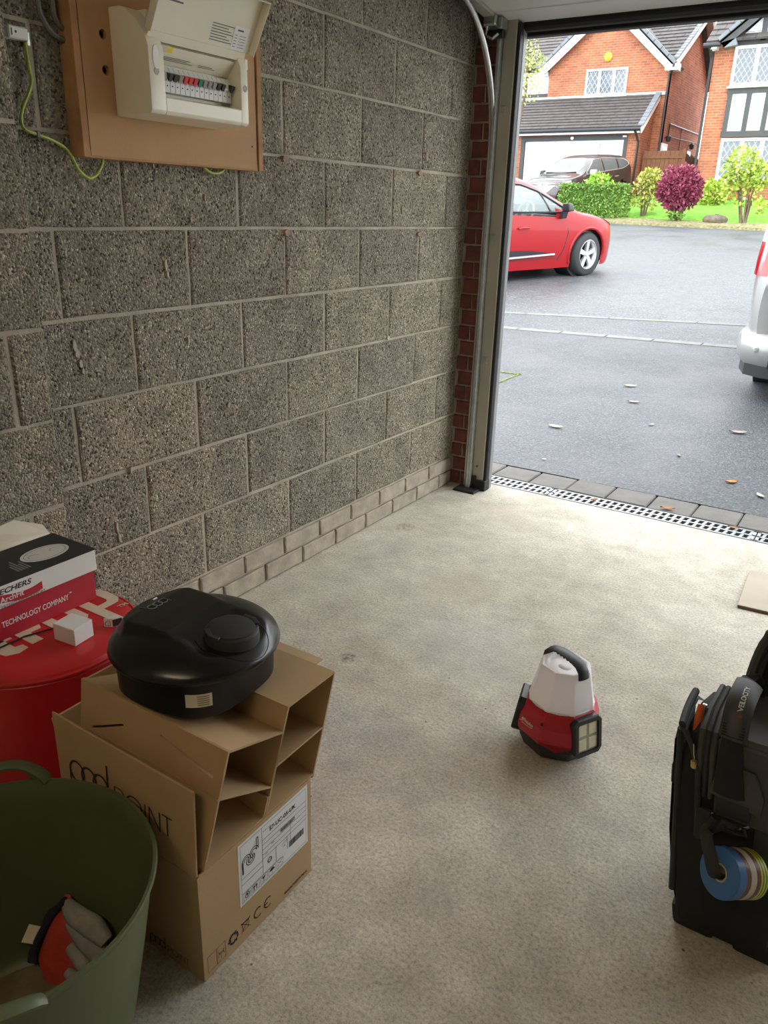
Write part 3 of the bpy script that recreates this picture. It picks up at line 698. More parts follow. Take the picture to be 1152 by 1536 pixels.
bush('young_tree', (-2.37, 22.25, 2.42), (0.58, 0.47, 0.6), 'fresh_leaf', 900, 0.12, 'multi-stemmed young tree with yellow green leaves before the leaded window', 9, (-2.23, 22.2), stem_r=0.025, clumps=[((-2.50, 22.3, 2.68), (.47, .38, .47), 650), ((-2.0, 22.2, 2.49), (.38, .33, .33), 380), ((-2.70, 22.2, 2.25), (.24, .28, .38), 160), ((-2.33, 22.2, 2.06), (.47, .33, .33), 170), ((-1.85, 22.1, 1.73), (.14, .14, .19), 60)])
# rock at the lawn edge
m = MB(); rows = []
for i in range(9):
    th = PI * i / 8
    rows.append([(-2.94 + .33 * math.sin(th) * math.cos(2 * PI * j / 12) * (1 + .25 * mnoise.noise((i, j, 3))), 22.2 + .22 * math.sin(th) * math.sin(2 * PI * j / 12), 1.36 + .14 * math.cos(th) * (1 + .4 * mnoise.noise((i * .7, j * .7, 1)))) for j in range(13)])
m.grid(rows); tag(m.build('boulder', 'rock'), 'flat brown boulder on the lawn edge beside the purple bush', 'rock')
# slim birch before the left end of the house
t = thing('birch_tree', 'slender pale green birch tree in front of the tiled house roof', 'tree', (-10.5, 25.2, gz(-10.5, 25.2)))
MB().tube([(-10.5, 25.2, 1.2), (-10.35, 25.2, 3.5), (-10.1, 25.2, 5.2), (-10.15, 25.2, 6.9)], [.07, .055, .04, .015], 8).build('trunk', 'bark', t, smooth=True)
for i in range(7):
    z = 4.9 + i * .28; a = random.uniform(0, 6.28)
    MB().tube([(-10.15, 25.2, z), (-10.15 + .5 * math.cos(a), 25.2 + .5 * math.sin(a), z + .35)], [.018, .006], 5).build('branch', 'bark', t, smooth=True)
m = MB()
for (c, r, k) in (((-10.2, 25.2, 6.6), (.45, .4, .7), 300), ((-10.0, 25.2, 5.9), (.6, .5, .45), 420), ((-10.1, 25.1, 5.2), (.65, .5, .45), 330), ((-10.5, 25.2, 4.75), (.35, .4, .3), 60)): foliage(m, k, in_ellipsoid(c, r, .1), .09)
tag(m.build('foliage', 'birch_leaf', t), kind='stuff')

# ------------------------------------------------------------------ houses
def window(parent, x0, x1, z0, z1, Y, mull, lead=0.0, fw=0.06, curtain=None, lead_w=0.008):
    f = MB()
    f.box(x0, x1, Y - .07, Y + .02, z0, z0 + fw).box(x0, x1, Y - .07, Y + .02, z1 - fw, z1).box(x0, x0 + fw, Y - .07, Y + .02, z0 + fw, z1 - fw).box(x1 - fw, x1, Y - .07, Y + .02, z0 + fw, z1 - fw)
    w_ = f.build('window', 'upvc', parent, bevel=0.006)
    for mx in mull: MB().box(mx - fw * .7, mx + fw * .7, Y - .07, Y + .02, z0 + fw, z1 - fw).build('mullion', 'upvc', w_, bevel=0.006)
    MB().box(x0 - .06, x1 + .06, Y - .13, Y - .0, z0 - .05, z0 + .005).build('sill', 'upvc', w_, bevel=0.006)
    ed = [x0 + fw] + [v for mx in mull for v in (mx - fw * .7, mx + fw * .7)] + [x1 - fw]
    for a, b in zip(ed[0::2], ed[1::2]):
        MB().box(a, b, Y - .02, Y - .012, z0 + fw, z1 - fw).build('pane', 'window_glass', w_)
        if lead:
            m = MB(); pl, ph = z0 + fw, z1 - fw; sl = 1.55
            for sgn in (1, -1):
                k = a - (ph - pl) / sl - lead
                while k < b + (ph - pl) / sl + lead:
                    # line x = k + sgn*(z-pl)/sl clipped to pane
                    pts = []
                    zs0, zs1 = sorted(((a - k) * sl * sgn, (b - k) * sl * sgn)); zs0 = max(0, zs0); zs1 = min(ph - pl, zs1)
                    if zs1 > zs0 + .01:
                        xa, xb = k + sgn * zs0 / sl, k + sgn * zs1 / sl
                        m.tube([(xa, Y - .024, pl + zs0), (xb, Y - .024, pl + zs1)], lead_w, 4)
                    k += lead
            if m.v: m.build('leading', 'lead', w_)
    if curtain:
        for a, b in curtain: MB().box(a, b, Y - .0118, Y - .0112, z0 + fw, z1 - fw).build('curtain', 'curtain', w_)
    return w_
def tiled(name, parent, p00, p10, p01, p11, courses, tw=0.30, mat='roof_tile'):
    """tiles laid on the quad p00-p10 (eaves) to p01-p11 (top): overlapping stepped tiles as one part"""
    m = MB(); a, b, c, d = map(Vector, (p00, p10, p01, p11))
    up = (b - a).cross(c - a).normalized()
    if up.z < 0: up = -up
    m.prism([a, b, d, c], up * .02)
    wid = (b - a).length
    for i in range(courses):
        t0, t1 = i / courses, (i + 1.12) / courses
        la, lb = a.lerp(c, t0), b.lerp(d, t0); ua, ub = a.lerp(c, min(t1, 1)), b.lerp(d, min(t1, 1))
        n = max(1, round((lb - la).length / tw)); off = 0.5 if i % 2 else 0.0
        k = -off
        while k < n:
            s0, s1 = max(0, (k + .015) / n), min(1, (k + .985) / n)
            if s1 > s0 + .002:
                j = random.uniform(-.004, .004)
                q = [la.lerp(lb, s0) + up * (.062 + j), la.lerp(lb, s1) + up * (.062 + j), ua.lerp(ub, s1) + up * .03, ua.lerp(ub, s0) + up * .03]
                q2 = [la.lerp(lb, s0) + up * .02, la.lerp(lb, s1) + up * .02, ua.lerp(ub, s1) + up * .018, ua.lerp(ub, s0) + up * .018]
                m.hexa(q2, q)
            k += 1
    return tag(m.build(name, mat, parent), kind='stuff')
def strip(parent, name, mat, a, b, wdt, thick, up, world=True):
    """board running a->b, width along 'up', thickness toward -y side"""
    a, b, up = Vector(a), Vector(b), Vector(up).normalized(); d = (b - a).normalized(); n = d.cross(up).normalized() * thick
    return MB().hexa([a, b, b + n, a + n], [a + up * wdt, b + up * wdt, b + n + up * wdt, a + n + up * wdt]).build(name, mat, parent, bevel=0.005)
B1 = 1.5
h1 = thing('brick_house', 'orange brick house with front gable, tiled lean-to and white garage door', 'house', (-9, 29, B1))
YG, YM = 27.5, 28.8
# garage storey
gw = MB().box(-12.6, -11.12, YG, YG + .3, B1, 4.05).box(-7.26, -6.84, YG, YG + .3, B1, 4.1).box(-11.12, -7.26, YG + .05, YG + .3, 3.96, 4.05)
gw.build('garage_front_wall', 'orange_brick', h1)
MB().prism([(-6.84, YG + .3, B1), (-6.84, YM, B1), (-6.84, YM, 5.15), (-6.84, YG + .3, 4.25)], (-.25, 0, 0)).build('garage_side_wall', 'orange_brick', h1)
MB().box(-11.14, -7.25, YG - .02, YG + .1, 3.83, 3.98).box(-11.14, -11.0, YG - .02, YG + .1, B1, 3.83).box(-7.37, -7.25, YG - .02, YG + .1, B1, 3.83).build('garage_door_frame', 'dark_timber', h1)
gd = MB().box(-11.0, -7.37, YG + .06, YG + .1, B1, 3.83).build('garage_door', 'garage_white', h1)
z = 3.82; 
while z > B1 + .1:
    MB().box(-10.99, -7.38, YG + .03, YG + .065, max(B1, z - .222), z - .012).build('door_panel', 'garage_white', gd, bevel=0.006); z -= .227
MB().lathe([(0.0, 0), (.05, .005), (.06, .03), (.055, .06), (.03, .085), (0, .09)], 14, mtx=Matrix.Translation((-9.2, YG - .02, 3.90)) @ Matrix.Rotation(PI / 2, 4, 'X')).build('security_camera', 'white_plastic', h1, smooth=True)
MB().box(-7.42, -7.28, YG - .05, YG - .02, 3.90, 3.95).build('wall_sensor', 'white_plastic', h1, bevel=.006)
tiled('lean_to_roof', h1, (-12.7, YG - .32, 4.16), (-6.72, YG - .32, 4.16), (-12.7, YM, 5.33), (-6.72, YM, 5.33), 11, .3)
MB().box(-12.7, -6.8, YG - .26, YG - .2, 4.0, 4.10).build('fascia', 'upvc', h1)
MB().tube([(-12.7, YG - .34, 4.12), (-6.72, YG - .34, 4.12)], .06, 10).build('gutter', 'gutter_black', h1, smooth=True)
MB().tube([(-6.95, YG - .33, 4.08), (-6.9, YG - .2, 3.92), (-6.87, YG - .06, 3.75), (-6.87, YG - .06, B1)], .038, 8).build('downpipe', 'gutter_black', h1, smooth=True)
MB().box(-12.7, -6.55, YM - .06, YM, 5.30, 5.40).build('flashing', 'lead', h1)
strip(h1, 'bargeboard', 'upvc', (-6.74, YG - .34, 3.98), (-6.74, YM, 5.14), .17, .04, (0, -.55, 1))
n = 9
for i in range(n):
    f = i / n; a = Vector((-6.72, YG - .36, 4.15)).lerp(Vector((-6.72, YM, 5.33)), f + .008); b = Vector((-6.72, YG - .36, 4.15)).lerp(Vector((-6.72, YM, 5.33)), f + 1 / n - .008)
    MB().hexa([a + Vector((-.14, 0, .05)), a + Vector((.05, 0, .05)), b + Vector((.05, 0, .05)), b + Vector((-.14, 0, .05))], [a + Vector((-.14, 0, .11)), a + Vector((.05, 0, .11)), b + Vector((.05, 0, .10)), b + Vector((-.14, 0, .10))]).build('verge_cap', 'verge_grey', h1)
# main storey with front gable
AX, AZ = -8.73, 8.22
MB().prism([(-10.84, YM, B1), (-6.52, YM, B1), (-6.52, YM, 6.22), (AX, YM, AZ - .08), (-10.84, YM, 6.30)], (0, .3, 0)).build('gable_wall', 'orange_brick', h1)
YR, ZR = 31.85, 8.05
MB().prism([(-6.52, YM + .05, B1), (-6.52, 34.7, B1), (-6.52, 34.7, 6.15), (-6.52, YR, ZR - .1), (-6.52, YM + .05, 6.15)], (-.3, 0, 0)).build('side_wall', 'orange_brick', h1)
MB().box(-17, -10.84, YM + .25, YM + .5, B1, 6.25).build('rendered_wall', 'render_white', h1)
MB().box(-17, -10.84, YM + .2, YM + .26, 5.35, 5.56).build('dark_band', 'dark_timber', h1)
MB().box(-17, -10.9, YM + .05, YM + .12, 6.12, 6.24).build('eaves_fascia', 'upvc', h1)
tiled('main_roof', h1, (-17, YM + .32, 6.40), (-8.9, YM + .32, 6.40), (-17, YR, ZR), (-8.9, YR, ZR), 11, .36)
tiled('main_roof', h1, (-8.9, YM + .32, 6.40), (-6.32, YM + .32, 6.40), (-8.9, YR, ZR), (-6.32, YR, ZR), 11, .36)
MB().prism([(-17, YR, ZR), (-6.32, YR, ZR), (-6.32, 34.9, 6.1), (-17, 34.9, 6.1)], (0, 0, .06)).build('rear_roof', 'roof_tile', h1)
# front gable roof slopes, bargeboards and verge caps
for s, ex, ez in ((-1, -11.12, 6.22), (1, -6.36, 6.12)):
    e = Vector((ex, YM - .22, ez)); a = Vector((AX, YM - .22, AZ)); d = (a - e)
    upv = Vector((-d.z * (1 if d.x > 0 else -1), 0, abs(d.x))).normalized()
    MB().hexa([e, a, a + Vector((0, 3.4, 0)), e + Vector((0, 1.2, 0))], [e + upv * .1, a + upv * .1, a + upv * .1 + Vector((0, 3.4, 0)), e + upv * .1 + Vector((0, 1.2, 0))]).build('gable_roof', 'roof_tile', h1)
    strip(h1, 'bargeboard', 'upvc', e - upv * .20, a - upv * .22, .25, .05 * (1 if d.x > 0 else 1), upv)
    n = 9
    for i in range(n):
        p, q = e + d * ((i + .03) / n), e + d * ((i + .97) / n)
        MB().hexa([p + upv * .06 + Vector((0, -.09, 0)), q + upv * .06 + Vector((0, -.09, 0)), q + upv * .06 + Vector((0, .14, 0)), p + upv * .06 + Vector((0, .14, 0))],
                  [p + upv * .16 + Vector((0, -.09, 0)), q + upv * .16 + Vector((0, -.09, 0)), q + upv * .16 + Vector((0, .14, 0)), p + upv * .16 + Vector((0, .14, 0))]).build('verge_cap', 'verge_grey', h1)
MB().hexa([(-6.62, YM - .27, 6.0), (-6.2, YM - .27, 6.0), (-6.2, YM + .15, 6.0), (-6.62, YM + .15, 6.0)], [(-6.62, YM - .27, 6.1), (-6.2, YM - .27, 6.22), (-6.2, YM + .15, 6.22), (-6.62, YM + .15, 6.1)]).build('soffit_box', 'upvc', h1)
strip(h1, 'side_bargeboard', 'upvc', (-6.30, YM - .1, 6.10), (-6.30, YR, ZR - .13), .2, .04, (0, -.5, .86))
strip(h1, 'rear_bargeboard', 'bargeboard_brown', (-6.32, YR, ZR - .1), (-6.32, 34.8, 6.0), .25, .25, (0, .55, .84))
n = 15
for i in range(n):
    a = Vector((-6.32, YM - .1, 6.30)).lerp(Vector((-6.32, YR, ZR)), (i + .04) / n); b = Vector((-6.32, YM - .1, 6.30)).lerp(Vector((-6.32, YR, ZR)), (i + .94) / n)
    MB().hexa([a + Vector((-.1, 0, .04)), a + Vector((.06, 0, .04)), b + Vector((.06, 0, .04)), b + Vector((-.1, 0, .04))], [a + Vector((-.1, 0, .11)), a + Vector((.06, 0, .11)), b + Vector((.06, 0, .1)), b + Vector((-.1, 0, .1))]).build('verge_cap', 'verge_grey', h1)
MB().tube([(-6.34, YM - .24, 6.28), (-6.34, YM - .26, 6.12), (-6.42, YM - .1, 5.98), (-6.5, YM - .05, 5.9), (-6.5, YM - .05, B1)], .04, 8).build('downpipe', 'gutter_black', h1, smooth=True)
window(h1, -9.42, -7.93, 5.36, 6.21, YM, (-8.92, -8.40), 0.16, .07, [(-9.34, -9.14)])
MB().lathe([(0, 0), (.15, .0), (.15, .03), (.11, .06), (0, .065)], 24, mtx=Matrix.Translation((-8.7, YM, 6.57)) @ Matrix.Rotation(PI / 2, 4, 'X')).build('alarm_bell', 'bell_yellow', h1, smooth=True)
# side wall fittings
SX = -6.50
MB().tube([(SX, 29.7, 4.0), (SX, 29.7, 4.5), (SX, 34.3, 4.52)], .02, 6).build('waste_pipe', 'gutter_black', h1)
MB().tube([(SX, 29.8, 4.09), (SX, 34.1, 4.2)], .010, 6).build('cable_run', 'gutter_black', h1)
MB().tube([(SX, 31.4, 4.5), (SX, 31.4, 3.7)], .010, 6).build('cable_drop', 'gutter_black', h1)
for y in (29.4, 32.9):
    q = MB().lathe([(.03, -.12), (.08, -.09), (.09, .05), (.04, .1), (.0, .12)], 10, c=(SX + .1, y, 4.0)).build('wall_lantern', 'gutter_black', h1, smooth=True)
    MB().box(SX - .01, SX + .08, y - .03, y + .03, 4.0, 4.05).build('bracket', 'gutter_black', q)
for y in (29.25, 32.7):
    fr = MB().box(SX - .02, SX + .05, y - .38, y + .38, 2.9, 3.82).build('side_window', 'upvc', h1)
    MB().box(SX + .04, SX + .056, y - .26, y + .26, 3.0, 3.70).build('pane', 'window_glass', fr)
# side fence between the houses
ft = thing('timber_fence', 'dark brown close-boarded fence panel beside the garage corner', 'fence', (-6.0, 27.9, 1.9))
YF = 27.8
for i in range(9): MB().box(-6.74 + i * .149, -6.74 + i * .149 + .142, YF, YF + .03, 1.7, 3.48 + (.0 if i % 2 else .008)).build('board', 'fence_wood', ft)
MB().box(-5.42, -5.32, YF - .03, YF + .07, 1.7, 3.54).build('post', 'fence_wood', ft); MB().box(-6.74, -5.42, YF - .025, YF, 3.25, 3.33).build('rail', 'fence_wood', ft)
ot = thing('old_fence', 'weathered grey fence boards running back from the brown fence panel', 'fence', (-5.3, 29.2, 1.9))
for i in range(11): MB().box(-5.36, -5.33, 27.95 + i * .2, 28.13 + i * .2, 1.7, 3.40 - .03 * (i % 3)).build('board', 'fence_old', ot)
MB().box(-5.33, -5.29, 27.95, 30.1, 3.0, 3.08).build('rail', 'fence_old', ot)

# half-timbered neighbour
h2 = thing('half_timbered_house', 'brick house with black and white timbered bay and leaded windows', 'house', (-2, 28, B1))
Y2 = 26.0
MB().box(-4.5, 3.5, Y2, Y2 + .3, B1, 6.05).build('front_wall', 'orange_brick', h2)
MB().box(-4.5, -4.2, Y2 + .3, 35, B1, 6.05).build('side_wall', 'orange_brick', h2)
MB().prism([(-4.5, Y2 + .1, 6.05), (-4.5, 35, 6.05), (-4.5, 30.6, 9.2)], (.25, 0, 0)).build('side_gable', 'orange_brick', h2)
bay = MB().box(-3.93, -1.2, Y2 - .03, Y2 + .1, 3.70, 5.0).build('render_panel', 'render_white', h2)
for x in (-3.93, -3.39, -2.87, -2.35, -1.83, -1.34): MB().box(x, x + .135, Y2 - .07, Y2 - .02, 3.84, 4.88).build('timber_post', 'dark_timber', h2)
for z0_, z1_ in ((4.86, 5.0), (3.69, 3.86)): MB().box(-3.95, -1.18, Y2 - .075, Y2 - .02, z0_, z1_).build('timber_rail', 'dark_timber', h2)
window(h2, -3.92, -1.3, 5.05, 6.10, Y2 - .03, (-3.28, -2.62, -1.95), 0.15, .085)
window(h2, -3.90, -1.3, 2.50, 3.66, Y2 - .03, (-3.28, -2.72, -2.05), 0.17, .085, [(-3.82, -3.6)])
# front gable over the bay
gx, gzp = -2.45, 7.55
MB().prism([(-4.05, Y2 - .04, 6.12), (-.85, Y2 - .04, 6.12), (gx, Y2 - .04, gzp)], (0, .1, 0)).build('gable_render', 'render_white', h2)
MB().box(-4.0, -.9, Y2 - .09, Y2 - .02, 6.10, 6.26).build('timber_rail', 'dark_timber', h2)
for x in (-3.28, -2.52, -1.76): MB().box(x, x + .14, Y2 - .09, Y2 - .03, 6.2, min(7.3, 7.45 - abs(x + .07 - gx) * .8)).build('timber_post', 'dark_timber', h2)
for ex in (-4.30, -.6):
    e = Vector((ex, Y2 - .35, 6.17)); a = Vector((gx, Y2 - .35, gzp + .1)); d = a - e; upv = Vector((-d.z if d.x > 0 else d.z, 0, abs(d.x))).normalized()
    MB().hexa([e - upv * .17, a - upv * .17, a - upv * .17 + Vector((0, .05, 0)), e - upv * .17 + Vector((0, .05, 0))], [e + upv * .05, a + upv * .05, a + upv * .05 + Vector((0, .05, 0)), e + upv * .05 + Vector((0, .05, 0))]).build('bargeboard', 'dark_timber', h2)
    MB().hexa([e, a, a + Vector((0, 2.6, 0)), e + Vector((0, .8, 0))], [e + upv * .1, a + upv * .1, a + upv * .1 + Vector((0, 2.6, 0)), e + upv * .1 + Vector((0, .8, 0))]).build('gable_roof', 'roof_tile', h2)
    for i in range(7):
        p, q = e + d * ((i + .03) / 7), e + d * ((i + .97) / 7)
        MB().hexa([p + upv * .05 + Vector((0, -.08, 0)), q + upv * .05 + Vector((0, -.08, 0)), q + upv * .05 + Vector((0, .2, 0)), p + upv * .05 + Vector((0, .2, 0))], [p + upv * .15 + Vector((0, -.08, 0)), q + upv * .15 + Vector((0, -.08, 0)), q + upv * .15 + Vector((0, .2, 0)), p + upv * .15 + Vector((0, .2, 0))]).build('verge_cap', 'verge_grey', h2)
    MB().hexa([e - upv * .17, e + Vector((.4 if d.x > 0 else -.4, 0, 0)) - upv * .1, e + Vector((.4 if d.x > 0 else -.4, .35, 0)) - upv * .1, e + Vector((0, .35, 0)) - upv * .17], [e, e + Vector((.4 if d.x > 0 else -.4, 0, .1)), e + Vector((.4 if d.x > 0 else -.4, .35, .1)), e + Vector((0, .35, 0))]).build('soffit', 'verge_grey', h2)
tiled('main_roof', h2, (-4.72, Y2 - .3, 6.20), (4, Y2 - .3, 6.20), (-4.72, 30.6, 9.5), (4, 30.6, 9.5), 17, .33)
MB().prism([(-4.72, 30.6, 9.5), (4, 30.6, 9.5), (4, 35.2, 6.1), (-4.72, 35.2, 6.1)], (0, 0, .06)).build('rear_roof', 'roof_tile', h2)
MB().tube([(-4.78, Y2 - .33, 6.14), (-4.3, Y2 - .33, 6.14)], .06, 8).build('gutter', 'gutter_black', h2)
MB().tube([(-4.6, Y2 - .33, 6.1), (-4.56, Y2 - .1, 5.9), (-4.55, Y2 - .05, 5.8), (-4.55, Y2 - .05, B1)], .04, 8).build('downpipe', 'gutter_black', h2, smooth=True)
MB().box(-4.6, -4.4, Y2 - .3, Y2, 6.03, 6.12).build('eaves_soffit', 'upvc', h2)
MB().box(-2.98, -2.84, Y2 - .08, Y2, 1.9, 2.02).build('wall_vent', 'white_plastic', h2)
MB().box(-1.8, -1.4, Y2 - .03, Y2 + .01, 1.88, 1.93).build('air_brick', 'dark_timber', h2)

# ------------------------------------------------------------------ vehicles
def wheel(parent, x, y, z, r, wd, side, steer=0.0, spokes=5, rim='alloy'):
    """tyre with alloy rim as a sub-part; side=+1 outer face toward +y"""
    mt = Matrix.Translation((x, y, z)) @ Matrix.Rotation(steer, 4, 'Z') @ Matrix.Rotation(-PI / 2 * side, 4, 'X')
    h = wd / 2
    ty = MB().lathe([(r * .66, -h), (r * .92, -h), (r * .985, -h * .8), (r, -h * .3), (r, h * .3), (r * .985, h * .8), (r * .92, h), (r * .68, h * 1.02), (r * .66, h * .8)], 36, mtx=mt, cap=False)
    t = ty.build('wheel', 'tyre', parent, world=False, smooth=True, angle=50)
    MB().lathe([(0, -h * .2), (r * .66, -h * .2), (r * .66, -h * .5), (0, -h * .5)], 30, mtx=mt, cap=False).build('brake_backing', 'car_black', t, world=False)
    m = MB().lathe([(r * .60, h * .5), (r * .67, h * .9), (r * .69, h * 1.0), (r * .66, h * 1.03), (r * .62, h * .85), (r * .58, h * .3), (r * .6, h * .3)], 36, mtx=mt, cap=False)
    m.lathe([(0, h * .9), (r * .11, h * .9), (r * .15, h * .7), (r * .15, h * .3), (0, h * .3)], 16, mtx=mt, cap=False)
    for k in range(spokes):
        a = 2 * PI * k / spokes + .3
        c, s_ = math.cos(a), math.sin(a); w0, w1 = r * .085, r * .15
        P = lambda rr, ww, zz: mt @ Vector((rr * c - ww * s_, rr * s_ + ww * c, zz))
        m.hexa([P(r * .1, -w0, h * .35), P(r * .62, -w1, h * .5), P(r * .62, w1, h * .5), P(r * .1, w0, h * .35)], [P(r * .1, -w0, h * .75), P(r * .62, -w1 * .8, h * .88), P(r * .62, w1 * .8, h * .88), P(r * .1, w0, h * .75)])
    m.build('rim', rim, t, world=False, smooth=True)
    return t
class Shell:
    """body surface from side profile and plan taper"""
    def __init__(s, top, belt, plan, z0, n=4.0, tum=0.22):
        s.top, s.belt, s.plan, s.z0, s.n, s.tum = top, belt, plan, z0, n, tum
        s.xa, s.xb = top[0][0], top[-1][0]
    def P(s, x):
        zt = smooth_tab(s.top, x); zb = min(smooth_tab(s.belt, x), zt - .03); w = smooth_tab(s.plan, x); z0 = interp(s.z0, x)
        return zt, zb, w, z0
    def y(s, x, z):
        zt, zb, w, z0 = s.P(x)
        if z <= zb:
            f = (z - z0) / max(.05, zb - z0)
            return w * (0.93 + 0.07 * math.sin(PI * min(1, max(0, f)) * .62 + .25) / 1.0) if f >= 0 else w * .94
        f = min(1, (z - zb) / (zt - zb)); wb = s.y(x, zb)
        return wb * max(0, 1 - f ** s.n) ** (1 / s.n) * (1 - s.tum * (z - zb))
    def zt(s, x, y):
        zt, zb, w, z0 = s.P(x); wb = s.y(x, zb) * (1 - s.tum * (zt - zb))
        f = min(1, abs(y) / wb); return zb + (zt - zb) * max(0, 1 - f ** s.n) ** (1 / s.n)
    def section(s, x, nl=12, nu=14):
        zt, zb, w, z0 = s.P(x); pts = []
        for i in range(nl): z = z0 + (zb - z0) * i / nl; pts.append((s.y(x, z), z))
        for i in range(nu + 1):
            a = PI / 2 * i / nu; f = math.sin(a) ** (2 / s.n); z = zb + (zt - zb) * f; wb = s.y(x, zb)
            pts.append((wb * math.cos(a) ** (2 / s.n) * (1 - s.tum * (z - zb)), z))
        return pts
    def body(s, parent, mat, skip, nx=120, name='body'):
        m = MB(); xs = [s.xa + (s.xb - s.xa) * i / nx for i in range(nx + 1)]; secs = [s.section(x) for x in xs]; k = len(secs[0])
        for sd in (1, -1):
            base = len(m.v)
            m.v += [(x, sd * p[0], p[1]) for x, sec in zip(xs, secs) for p in sec]
            for i in range(nx):
                for j in range(k - 1):
                    cx = (xs[i] + xs[i + 1]) / 2; cy = (secs[i][j][0] + secs[i + 1][j + 1][0]) / 2; cz = (secs[i][j][1] + secs[i + 1][j + 1][1]) / 2
                    if skip(cx, cy * sd, cz): continue
                    m.f.append((base + i * k + j, base + i * k + j + 1, base + (i + 1) * k + j + 1, base + (i + 1) * k + j))
            for i, rev in ((0, 1), (nx, 0)):  # end caps toward centre line
                st = len(m.v); m.v += [(xs[i], 0, p[1]) for p in secs[i]]
                for j in range(k - 1): m.f.append((base + i * k + j, base + i * k + j + 1, st + j + 1, st + j))
        # floor pan
        m.box(s.xa + .15, s.xb - .15, -.6, .6, .2, .26)
        return m.build(name, mat, parent, world=False, smooth=True, angle=40)
    def panel(s, xs, zlo, zhi, side, off=.006, nz=6):
        """strip of side surface between two z curves"""
        return [[(x, side * (s.y(x, zlo(x) + (zhi(x) - zlo(x)) * j / nz) + off), zlo(x) + (zhi(x) - zlo(x)) * j / nz) for j in range(nz + 1)] for x in xs]
    def line(s, pts, side, off=.004): return [(x, side * (s.y(x, z) + off), z) for x, z in pts]
def lin(a, b, n): return [a + (b - a) * i / n for i in range(n + 1)]

